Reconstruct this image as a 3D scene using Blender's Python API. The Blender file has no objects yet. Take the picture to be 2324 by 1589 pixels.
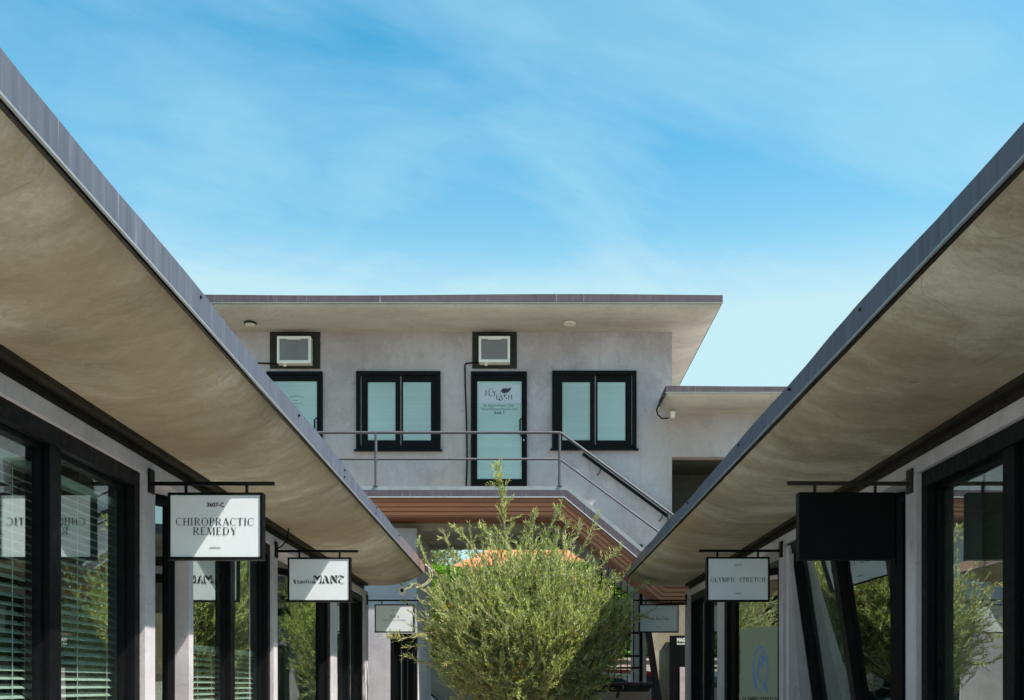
import bpy, bmesh, math, random
import numpy as np
from mathutils import Vector, Matrix
R = math.radians
sc = bpy.context.scene
COL = sc.collection
EYE = 1.5
F = 2324.0           # focal length in photo pixels (photo taken as 2324 wide)
# ------------------------------------------------------------------ camera
cd = bpy.data.cameras.new("camera"); cam = bpy.data.objects.new("camera", cd); COL.objects.link(cam)
cam.location = (0, 0, EYE); cam.rotation_euler = (R(90), 0, 0)
cd.sensor_width = 36; cd.lens = 36; cd.shift_x = -27/2324; cd.shift_y = 760.5/2324
cd.clip_start = .05; cd.clip_end = 2000
sc.camera = cam
# ------------------------------------------------------------------ light
SUN = Vector((1, -.46, 1.58)).normalized()
sl = bpy.data.lights.new("sun", 'SUN'); sl.energy = 4.7; sl.angle = R(.5); sl.color = (1, .95, .87)
so = bpy.data.objects.new("sun", sl); COL.objects.link(so)
so.rotation_euler = SUN.to_track_quat('Z', 'Y').to_euler(); so.location = (20, -10, 30)
w = bpy.data.worlds.new("World"); sc.world = w; w.use_nodes = True
nt = w.node_tree; nt.nodes.clear()
def N(t, ty, **k):
    n = t.nodes.new(ty)
    for a, b in k.items(): setattr(n, a, b)
    return n
def math_(t, op, a, b=None, c=None):
    n = N(t, 'ShaderNodeMath', operation=op)
    for i, v in enumerate((a, b, c)):
        if v is None: continue
        if isinstance(v, (int, float)): n.inputs[i].default_value = v
        else: t.links.new(v, n.inputs[i])
    return n.outputs[0]
def mixc(t, f, a, b, bt='MIX'):
    n = N(t, 'ShaderNodeMix', data_type='RGBA', blend_type=bt)
    for s, v in ((n.inputs[0], f), (n.inputs[6], a), (n.inputs[7], b)):
        if isinstance(v, (int, float)): s.default_value = v
        elif isinstance(v, tuple): s.default_value = v if len(v) == 4 else (*v, 1)
        else: t.links.new(v, s)
    return n.outputs[2]
def ramp(t, f, stops, interp='LINEAR'):
    n = N(t, 'ShaderNodeValToRGB'); n.color_ramp.interpolation = interp
    e = n.color_ramp.elements
    while len(e) < len(stops): e.new(.5)
    for i, (p, c) in enumerate(stops):
        e[i].position = p; e[i].color = (*c, 1) if isinstance(c, tuple) else (c, c, c, 1)
    t.links.new(f, n.inputs[0]); return n.outputs[0]
def noise(t, vec, scale, detail=4, rough=.5, dist=0, sc3=None):
    if sc3:
        m = N(t, 'ShaderNodeMapping'); m.inputs['Scale'].default_value = sc3
        t.links.new(vec, m.inputs[0]); vec = m.outputs[0]
    n = N(t, 'ShaderNodeTexNoise'); n.inputs['Scale'].default_value = scale
    n.inputs['Detail'].default_value = detail; n.inputs['Roughness'].default_value = rough
    n.inputs['Distortion'].default_value = dist
    t.links.new(vec, n.inputs['Vector']); return n.outputs['Fac']
sky = N(nt, 'ShaderNodeTexSky', sky_type='NISHITA'); sky.sun_disc = False
sky.sun_elevation = math.asin(SUN.z); sky.sun_rotation = math.atan2(SUN.x, SUN.y)
sky.altitude = 50; sky.air_density = 1.0; sky.dust_density = .6; sky.ozone_density = 2.0
tc = N(nt, 'ShaderNodeTexCoord'); sp = N(nt, 'ShaderNodeSeparateXYZ'); nt.links.new(tc.outputs['Generated'], sp.inputs[0])
zz = math_(nt, 'MAXIMUM', sp.outputs[2], 0.0)
dz = math_(nt, 'ADD', zz, .25)
cx = math_(nt, 'DIVIDE', sp.outputs[0], dz); cy = math_(nt, 'DIVIDE', sp.outputs[1], dz)
cb = N(nt, 'ShaderNodeCombineXYZ'); nt.links.new(cx, cb.inputs[0]); nt.links.new(cy, cb.inputs[1])
rot = N(nt, 'ShaderNodeMapping'); rot.inputs['Rotation'].default_value = (0, 0, R(-28)); rot.inputs['Location'].default_value = (.35, .1, 0)
nt.links.new(cb.outputs[0], rot.inputs[0])
n1 = noise(nt, rot.outputs[0], 2.2, 9, .56, .9, (.7, 1.5, 1))
n2 = noise(nt, rot.outputs[0], .9, 2, .5, 0)
n3 = noise(nt, rot.outputs[0], 5.5, 9, .62, 1.2, (.35, 1.6, 1))
cl = math_(nt, 'ADD', math_(nt, 'MULTIPLY', n1, .55), math_(nt, 'ADD', math_(nt, 'MULTIPLY', n2, .44), math_(nt, 'MULTIPLY', n3, .15)))
low = ramp(nt, zz, [(.335, .95), (.40, .38), (.52, 0.)])
cf = math_(nt, 'ADD', ramp(nt, cl, [(.50, 0.), (.80, .85)]), math_(nt, 'MULTIPLY', low, 1.0))
cf = math_(nt, 'MINIMUM', cf, .9)
skc = mixc(nt, 1.0, sky.outputs[0], (.36, 1.13, 1.10), 'MULTIPLY')
clc = mixc(nt, ramp(nt, zz, [(.33, 1.), (.46, 0.)]), (1.85, 3.35, 4.25), (2.9, 4.05, 4.3))
bg = N(nt, 'ShaderNodeBackground'); bg.inputs[1].default_value = .10
nt.links.new(mixc(nt, cf, skc, clc), bg.inputs[0])
wo = N(nt, 'ShaderNodeOutputWorld'); nt.links.new(bg.outputs[0], wo.inputs[0])
vs = sc.view_settings; vs.view_transform = 'Standard'; vs.look = 'None'; vs.exposure = 1.12; vs.gamma = 1
sc.cycles.max_bounces = 10; sc.cycles.transparent_max_bounces = 24; sc.cycles.glossy_bounces = 5
sc.cycles.use_denoising = True

# ------------------------------------------------------------------ mesh helpers
class MB:
    def __init__(s): s.v = []; s.f = []; s.m = []
    def poly(s, pts, faces, m=0):
        o = len(s.v); s.v += [tuple(p) for p in pts]
        for f in faces: s.f.append(tuple(i+o for i in f)); s.m.append(m)
        return s
    def box(s, x0, x1, y0, y1, z0, z1, m=0):
        if x0 > x1: x0, x1 = x1, x0
        if y0 > y1: y0, y1 = y1, y0
        if z0 > z1: z0, z1 = z1, z0
        p = [(x0,y0,z0),(x1,y0,z0),(x1,y1,z0),(x0,y1,z0),(x0,y0,z1),(x1,y0,z1),(x1,y1,z1),(x0,y1,z1)]
        return s.poly(p, [(0,3,2,1),(4,5,6,7),(0,1,5,4),(1,2,6,5),(2,3,7,6),(3,0,4,7)], m)
    def hexa(s, p, m=0):
        return s.poly(p, [(0,3,2,1),(4,5,6,7),(0,1,5,4),(1,2,6,5),(2,3,7,6),(3,0,4,7)], m)
    def tube(s, pts, r, n=8, m=0, caps=True):
        pts = [Vector(p) for p in pts]; rr = r if isinstance(r, (list, tuple)) else [r]*len(pts)
        o = len(s.v); up = Vector((0, 0, 1)); prev = None
        for i, p in enumerate(pts):
            d = (pts[min(i+1, len(pts)-1)] - pts[max(i-1, 0)]).normalized()
            if prev is None:
                a = up if abs(d.z) < .9 else Vector((1, 0, 0)); u = d.cross(a).normalized()
            else: u = (prev - d*prev.dot(d)).normalized()
            prev = u; v = d.cross(u)
            for k in range(n):
                t = 2*math.pi*k/n; s.v.append(tuple(p + (u*math.cos(t)+v*math.sin(t))*rr[i]))
        for i in range(len(pts)-1):
            for k in range(n):
                a = o+i*n+k; b = o+i*n+(k+1) % n; s.f.append((a, b, b+n, a+n)); s.m.append(m)
        if caps:
            s.f.append(tuple(o+k for k in range(n))[::-1]); s.m.append(m)
            e = o+(len(pts)-1)*n; s.f.append(tuple(e+k for k in range(n))); s.m.append(m)
        return s
    def prism(s, pts, axis, a, b, m=0):
        """pts 2-D outline; axis 'x','y','z' extruded a..b"""
        def P(p, t):
            return {'x': (t, p[0], p[1]), 'y': (p[0], t, p[1]), 'z': (p[0], p[1], t)}[axis]
        n = len(pts); v = [P(p, a) for p in pts]+[P(p, b) for p in pts]
        f = [tuple(range(n)), tuple(range(2*n-1, n-1, -1))]+[(i, i+n, (i+1) % n+n, (i+1) % n) for i in range(n)]
        return s.poly(v, f, m)
    def lathe(s, c, prof, n=20, axis='z', m=0):
        o = len(s.v); c = Vector(c)
        for r, h in prof:
            for k in range(n):
                t = 2*math.pi*k/n; a, b = r*math.cos(t), r*math.sin(t)
                s.v.append(tuple(c+Vector({'z': (a, b, h), 'y': (a, h, b), 'x': (h, a, b)}[axis])))
        for i in range(len(prof)-1):
            for k in range(n):
                a = o+i*n+k; b = o+i*n+(k+1) % n; s.f.append((a, b, b+n, a+n)); s.m.append(m)
        s.f.append(tuple(o+k for k in range(n))); s.m.append(m)
        e = o+(len(prof)-1)*n; s.f.append(tuple(e+k for k in range(n))); s.m.append(m)
        return s
WO = {}
def base_of(v):
    v = np.array(v); lo = v.min(0); hi = v.max(0)
    return Vector(((lo[0]+hi[0])/2, (lo[1]+hi[1])/2, lo[2]))
def tag(o, label=None, cat=None, group=None, kind=None):
    for k, x in (('label', label), ('category', cat), ('group', group), ('kind', kind)):
        if x: o[k] = x
    return o
def build(name, mb, mats, parent=None, bevel=0, smooth=False, recalc=True):
    c = base_of(mb.v)
    me = bpy.data.meshes.new(name)
    me.from_pydata([(a-c.x, b-c.y, d-c.z) for a, b, d in mb.v], [], mb.f)
    if not isinstance(mats, (list, tuple)): mats = [mats]
    for m in mats: me.materials.append(m)
    me.polygons.foreach_set('material_index', mb.m)
    if recalc:
        bm = bmesh.new(); bm.from_mesh(me); bmesh.ops.recalc_face_normals(bm, faces=bm.faces); bm.to_mesh(me); bm.free()
    me.update()
    o = bpy.data.objects.new(name, me); COL.objects.link(o)
    pw = Vector((0, 0, 0))
    if parent: o.parent = parent; pw = WO[parent.name]
    o.location = c-pw; WO[o.name] = c
    if smooth:
        me.polygons.foreach_set('use_smooth', [True]*len(me.polygons))
        try: me.set_sharp_from_angle(angle=R(40))
        except Exception: pass
    if bevel:
        b = o.modifiers.new('bevel', 'BEVEL'); b.width = bevel; b.segments = 2; b.limit_method = 'ANGLE'; b.angle_limit = R(40)
    return o
def thing(name, loc, label, cat, group=None):
    o = bpy.data.objects.new(name, None); COL.objects.link(o); o.location = loc; WO[o.name] = Vector(loc)
    o.empty_display_size = .2
    return tag(o, label, cat, group)
def X(xd, d): return (xd-1189)*d/F
def Z(yd, d): return EYE+(1555-yd)*d/F

# ------------------------------------------------------------------ materials
def newmat(name):
    m = bpy.data.materials.new(name); m.use_nodes = True; t = m.node_tree
    b = t.nodes['Principled BSDF']; return m, t, b
def pos(t): return N(t, 'ShaderNodeNewGeometry').outputs['Position']
def bump(t, b, h, s=.3, d=.01):
    n = N(t, 'ShaderNodeBump'); n.inputs['Strength'].default_value = s; n.inputs['Distance'].default_value = d
    t.links.new(h, n.inputs['Height']); t.links.new(n.outputs[0], b.inputs['Normal'])
def plain(name, c, rough=.6, metal=0, var=.15, scale=6, bs=.1, spec=.5):
    m, t, b = newmat(name); p = pos(t)
    n = noise(t, p, scale, 5, .6)
    lo = tuple(x*(1-var) for x in c); hi = tuple(min(1, x*(1+var)) for x in c)
    t.links.new(ramp(t, n, [(.3, lo), (.7, hi)]), b.inputs['Base Color'])
    b.inputs['Metallic'].default_value = metal; b.inputs['Specular IOR Level'].default_value = spec
    r = ramp(t, noise(t, p, scale*2.3, 3), [(.3, max(0, rough-.08)), (.7, min(1, rough+.08))]); t.links.new(r, b.inputs['Roughness'])
    if bs: bump(t, b, noise(t, p, scale*14, 3), bs, .004)
    return m
def stucco(name, c1, c2, c3, sc3=(1, 1, 1), big=.9, warm=None, contrast=1., drip=.25, scar=.15):
    """trowelled plaster: broad blotches, brushed strokes, fine grain, faint drips and dirt specks"""
    m, t, b = newmat(name); p = pos(t)
    n1 = noise(t, p, big, 4, .5, .5, sc3)
    n2 = noise(t, p, 3.0, 6, .62, .8, sc3)
    n3 = noise(t, p, 70, 3, .65); n4 = noise(t, p, 24, 4, .6, .4, sc3)
    a = math_(t, 'ADD', math_(t, 'ADD', math_(t, 'MULTIPLY', n1, .5), math_(t, 'MULTIPLY', n2, .34)), math_(t, 'MULTIPLY', n4, .16))
    h = .13/contrast
    col = ramp(t, a, [(.5-h, c1), (.5, c2), (.5+h, c3)])
    sw = ramp(t, noise(t, p, 1.3, 2, .4, 2.2, sc3), [(.490, 0.), (.5, scar), (.504, 0.)])
    col = mixc(t, sw, col, tuple(min(1, x*1.3) for x in c3))
    col = mixc(t, math_(t, 'MULTIPLY', ramp(t, n3, [(.35, 0.), (.75, 1.)]), .22), col, tuple(x*.62 for x in c1))
    dr = ramp(t, noise(t, p, 1, 4, .6, .1, (11, 11, .55)), [(.56, 0.), (.74, 1.)])
    col = mixc(t, math_(t, 'MULTIPLY', dr, drip), col, tuple(x*.72 for x in c1))
    sp_ = ramp(t, noise(t, p, 9, 2, .5), [(.76, 0.), (.79, .5)]); col = mixc(t, sp_, col, tuple(x*.5 for x in c1))
    ck = N(t, 'ShaderNodeTexVoronoi', feature='DISTANCE_TO_EDGE'); ck.inputs['Scale'].default_value = .55
    wp = N(t, 'ShaderNodeVectorMath', operation='ADD'); nn = N(t, 'ShaderNodeTexNoise'); nn.inputs['Scale'].default_value = 2.2
    t.links.new(p, nn.inputs['Vector']); t.links.new(nn.outputs['Color'], wp.inputs[0]); t.links.new(p, wp.inputs[1]); t.links.new(wp.outputs[0], ck.inputs['Vector'])
    col = mixc(t, ramp(t, ck.outputs[0], [(.0, .35), (.0035, 0.)]), col, tuple(x*.4 for x in c1))
    if warm:
        wv = noise(t, p, warm[1], 3, .5, .4, warm[2]); col = mixc(t, math_(t, 'MULTIPLY', ramp(t, wv, [(.42, 0.), (.66, 1.)]), warm[3]), col, warm[0])
    t.links.new(col, b.inputs['Base Color']); b.inputs['Roughness'].default_value = .75; b.inputs['Specular IOR Level'].default_value = .3
    h = math_(t, 'ADD', math_(t, 'MULTIPLY', n2, .8), math_(t, 'ADD', math_(t, 'MULTIPLY', n4, .3), math_(t, 'MULTIPLY', n3, .18))); bump(t, b, h, .35, .015)
    return m
M = {}
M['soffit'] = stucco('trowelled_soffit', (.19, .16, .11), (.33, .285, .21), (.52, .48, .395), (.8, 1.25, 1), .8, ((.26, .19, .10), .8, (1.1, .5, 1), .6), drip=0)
M['wall'] = stucco('trowelled_wall', (.34, .31, .33), (.43, .40, .42), (.52, .49, .51), (1, 1, 1), .9)
M['facade'] = stucco('trowelled_facade', (.33, .29, .31), (.42, .385, .41), (.49, .455, .485), (1, 1, .8), .8, ((.40, .32, .28), .5, (1, 1, 1), .5), contrast=1.15, scar=.3)
M['facsoff'] = stucco('facade_soffit', (.34, .305, .28), (.43, .40, .365), (.53, .50, .45), (.4, 1.4, 1), .8)
M['concrete'] = stucco('raw_concrete', (.24, .22, .17), (.36, .34, .28), (.44, .42, .37), (.6, 1, 1), 1.6, ((.14, .12, .07), 1.6, (1, 1, 1), .7))
def fasciam(name, c, wood_reflection=None):
    m, t, b = newmat(name); p = pos(t)
    s1 = noise(t, p, 1, 4, .6, 0, (22, 22, .8)); s2 = noise(t, p, 1.1, 3, .5); s3 = noise(t, p, 1, 2, .5, 0, (60, 60, 1.2))
    col = ramp(t, s1, [(.35, tuple(x*.78 for x in c)), (.55, c), (.75, tuple(x*1.35 for x in c))])
    col = mixc(t, math_(t, 'MULTIPLY', ramp(t, s2, [(.4, 0.), (.7, 1.)]), .35), col, tuple(x*1.5 for x in c))
    col = mixc(t, ramp(t, s3, [(.70, 0.), (.76, .55)]), col, (.42, .43, .46))
    if wood_reflection:
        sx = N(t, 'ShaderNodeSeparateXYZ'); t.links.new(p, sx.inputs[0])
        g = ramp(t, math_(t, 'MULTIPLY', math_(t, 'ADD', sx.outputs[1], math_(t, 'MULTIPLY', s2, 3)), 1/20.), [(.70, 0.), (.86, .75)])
        col = mixc(t, g, col, (.27, .15, .11))  # orange reflection of the timber, painted into the metal towards the far end
    t.links.new(col, b.inputs['Base Color']); b.inputs['Roughness'].default_value = .68; b.inputs['Specular IOR Level'].default_value = .3
    bump(t, b, s2, .2, .02); return m
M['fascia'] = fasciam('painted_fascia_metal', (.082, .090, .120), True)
M['fascia2'] = fasciam('dark_fascia_metal', (.075, .058, .072))
M['lip'] = plain('zinc_flashing', (.26, .27, .28), .5, .3)
M['silver'] = plain('bare_metal_edge', (.6, .6, .58), .4, .6)
def woodm(name, c):
    m, t, b = newmat(name); p = pos(t)
    g = noise(t, p, 1, 4, .6, .4, (1.2, 30, 40)); l = noise(t, p, .8, 2)
    col = ramp(t, g, [(.3, tuple(x*.75 for x in c)), (.7, tuple(x*1.2 for x in c))])
    col = mixc(t, math_(t, 'MULTIPLY', l, .3), col, tuple(x*.6 for x in c))
    t.links.new(col, b.inputs['Base Color']); b.inputs['Roughness'].default_value = .55; bump(t, b, g, .2, .003); return m
M['wood'] = woodm('stained_redwood', (.44, .155, .07))
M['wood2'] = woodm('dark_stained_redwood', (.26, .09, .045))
M['black'] = plain('black_aluminium', (.003, .003, .004), .5, 0, .3, 8, .05, .12)
M['bronze'] = plain('dark_bronze_trim', (.018, .015, .010), .6, 0, .3, 6, .1, .25)
M['rail'] = plain('grey_rail_paint', (.06, .058, .07), .6, 0, .15, 10, .05)
M['signwhite'] = plain('white_sign_face', (.64, .67, .70), .35, 0, .035, 5, 0)
M['ink'] = plain('black_vinyl', (.015, .018, .022), .5, 0, .1, 3, 0)
M['inkgrey'] = plain('grey_vinyl', (.2, .2, .21), .5, 0, .1, 3, 0)
M['teal_ink'] = plain('dark_green_vinyl', (.03, .07, .075), .5, 0, .1, 3, 0)
M['blue_ink'] = plain('blue_vinyl', (.04, .20, .55), .5, 0, .05, 3, 0)
M['white'] = plain('white_plastic', (.72, .70, .66), .4, 0, .05, 5, 0)
M['cream'] = plain('cream_plastic', (.62, .58, .5), .5, 0, .08, 9, .05)
M['cable'] = plain('beige_cable', (.42, .36, .25), .5, 0, .2, 20, 0)
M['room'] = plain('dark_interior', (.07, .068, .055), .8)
M['roomfloor'] = plain('interior_floor', (.12, .11, .10), .4)
M['slat'] = plain('white_blind_slat', (.8, .8, .77), .5, 0, .05, 4, 0)
M['paper'] = plain('pale_lilac_film', (.42, .47, .53), .35, 0, .03, 3, 0)
M['poster'] = plain('sage_window_film', (.24, .27, .20), .5, 0, .05, 60, 0)
M['concave'] = plain('pinkish_paper', (.45, .38, .38), .6)  # pinkish colour of the notice sheet itself
def frosted(name, c):
    m, t, b = newmat(name); p = pos(t)
    ln = noise(t, p, 1, 2, .5, 0, (.3, .3, 26)); lg = noise(t, p, .7, 2)
    col = ramp(t, math_(t, 'ADD', math_(t, 'MULTIPLY', ln, .25), math_(t, 'MULTIPLY', lg, .82)), [(.35, tuple(x*.86 for x in c)), (.65, tuple(x*1.12 for x in c))])
    t.links.new(col, b.inputs['Base Color']); b.inputs['Roughness'].default_value = .2; b.inputs['Coat Weight'].default_value = .5; b.inputs['Coat Roughness'].default_value = .05
    return m
M['frost'] = frosted('frosted_aqua_glass', (.31, .43, .42))
def glassm(name, tint, ior, extra=0):
    m, t, b = newmat(name); t.nodes.remove(b); out = t.nodes['Material Output']
    tr = N(t, 'ShaderNodeBsdfTransparent'); tr.inputs[0].default_value = (*tint, 1)
    gl = N(t, 'ShaderNodeBsdfGlossy'); gl.inputs['Roughness'].default_value = .008; gl.inputs[0].default_value = (.90, .97, .93, 1)
    bn = N(t, 'ShaderNodeBump'); bn.inputs['Strength'].default_value = .10; bn.inputs['Distance'].default_value = .02
    t.links.new(noise(t, pos(t), 1.1, 2), bn.inputs['Height']); t.links.new(bn.outputs[0], gl.inputs['Normal'])
    fr = N(t, 'ShaderNodeFresnel'); fr.inputs[0].default_value = ior
    mx = N(t, 'ShaderNodeMixShader'); gg = N(t, 'ShaderNodeNewGeometry'); fz_ = math_(t, 'MINIMUM', math_(t, 'ADD', fr.outputs[0], extra), 1.0)
    t.links.new(math_(t, 'MULTIPLY', fz_, math_(t, 'SUBTRACT', 1.0, gg.outputs['Backfacing'])), mx.inputs[0])
    t.links.new(tr.outputs[0], mx.inputs[1]); t.links.new(gl.outputs[0], mx.inputs[2]); t.links.new(mx.outputs[0], out.inputs[0])
    return m
M['glass'] = glassm('tinted_shop_glass', (.88, .96, .92), 1.6, .36)
M['carglass'] = plain('car_window_glass', (.03, .045, .055), .08, 0, .1, 2, 0, .9)
def leafm(name, trans=.35):
    m, t, b = newmat(name); out = t.nodes['Material Output']
    at = N(t, 'ShaderNodeAttribute'); at.attribute_name = 'tint'
    geo = N(t, 'ShaderNodeNewGeometry')
    col = mixc(t, math_(t, 'MULTIPLY', geo.outputs['Backfacing'], .4), at.outputs[0], (.30, .33, .22))
    t.links.new(col, b.inputs['Base Color']); b.inputs['Roughness'].default_value = .45; b.inputs['Specular IOR Level'].default_value = .4
    tl = N(t, 'ShaderNodeBsdfTranslucent'); t.links.new(mixc(t, 1., col, (1.1, 1.3, .5), 'MULTIPLY'), tl.inputs[0])
    mx = N(t, 'ShaderNodeMixShader'); mx.inputs[0].default_value = trans
    t.links.new(b.outputs[0], mx.inputs[1]); t.links.new(tl.outputs[0], mx.inputs[2]); t.links.new(mx.outputs[0], out.inputs[0])
    return m
M['leaf'] = leafm('olive_leaf', .40); M['leaf2'] = leafm('hedge_leaf', .45)
M['bark'] = plain('pale_bark', (.27, .20, .13), .85, 0, .35, 20, .4)
M['bark2'] = plain('brown_bark', (.12, .08, .05), .9, 0, .3, 12, .4)
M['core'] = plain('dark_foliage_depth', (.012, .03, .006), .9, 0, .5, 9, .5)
M['paving'] = stucco('courtyard_concrete', (.50, .46, .40), (.58, .54, .47), (.66, .62, .55))
M['asphalt'] = plain('asphalt', (.06, .06, .062), .9, 0, .3, 30, .4)
M['earth'] = plain('dry_ground', (.18, .16, .12), .9, 0, .3, 2, .3)
M['blush'] = stucco('blush_stucco', (.50, .41, .34), (.58, .48, .40), (.64, .54, .46))
M['tile'] = plain('terracotta_tile', (.55, .17, .07), .75, 0, .35, 5, .3)
M['carwhite'] = plain('white_car_paint', (.75, .76, .78), .2, 0, .01, 2, 0)
M['carred'] = plain('red_car_paint', (.45, .02, .02), .25, 0, .02, 2, 0)
M['rubber'] = plain('tyre_rubber', (.02, .02, .02), .8)
M['alloy'] = plain('alloy_rim', (.45, .45, .46), .3, .8)
M['grille'] = plain('dusty_grille', (.22, .22, .225), .6, .1, .08, 4, .05)
M['panel'] = plain('black_plywood_panel', (.014, .013, .011), .8, 0, .3, 5, .1)
M['yellow'] = plain('yellow_leaf', (.6, .36, .03), .6, 0, .2)

# ------------------------------------------------------------------ lettering
def text_mb(body, size, x, z, y, align='CENTER', bold=0, sx=1.0, shear=0, flip=False):
    """built-in sans font turned into flat mesh, upright in the x-z plane facing -y"""
    cu = bpy.data.curves.new('t', 'FONT'); cu.body = body; cu.size = size; cu.align_x = align; cu.align_y = 'CENTER'
    cu.offset = bold; cu.shear = shear; cu.resolution_u = 3
    o = bpy.data.objects.new('t', cu); COL.objects.link(o)
    dg = bpy.context.evaluated_depsgraph_get(); me = bpy.data.meshes.new_from_object(o.evaluated_get(dg))
    mb = MB(); mb.poly([(x+v.co.x*sx, y, z+v.co.y) for v in me.vertices], [tuple(p.vertices) for p in me.polygons])
    bpy.data.objects.remove(o); bpy.data.curves.remove(cu); bpy.data.meshes.remove(me)
    return mb
T_, t_ = .155, .06
def g_line(o, x0, z0, x1, z1, w):
    d = Vector((x1-x0, z1-z0)); L = d.length or 1
    if abs(d.x) < 1e-6 or abs(d.y) < 1e-6:
        n = Vector((-d.y, d.x))/L*w/2
    else: n = Vector((w/2*math.copysign(1, 1), 0)) if abs(d.y) > .2*abs(d.x) else Vector((0, w/2))
    o.append([(x0-n.x, z0-n.y), (x0+n.x, z0+n.y), (x1+n.x, z1+n.y), (x1-n.x, z1-n.y)])
def g_arc(o, cx, cz, rx, rz, a0, a1, thick, thin, n=18):
    pr = None
    for i in range(n+1):
        a = R(a0+(a1-a0)*i/n); c, s = math.cos(a), math.sin(a); wd = thin+(thick-thin)*abs(c)**1.3
        q = ((cx+(rx-wd*abs(c)-.02*abs(s))*c*1.0, cz+(rz-wd*.0-thin*abs(s))*s), (cx+rx*c, cz+rz*s))
        if pr: o.append([pr[0], pr[1], q[1], q[0]])
        pr = q
def g_stem(o, x, z0=0, z1=1, top=True, bot=True, w=T_):
    g_line(o, x, z0, x, z1, w)
    if top: o.append([(x-w*.95, z1-.03), (x+w*.95, z1-.03), (x+w*.95, z1), (x-w*.95, z1)])
    if bot: o.append([(x-w*.95, z0), (x+w*.95, z0), (x+w*.95, z0+.03), (x-w*.95, z0+.03)])
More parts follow.
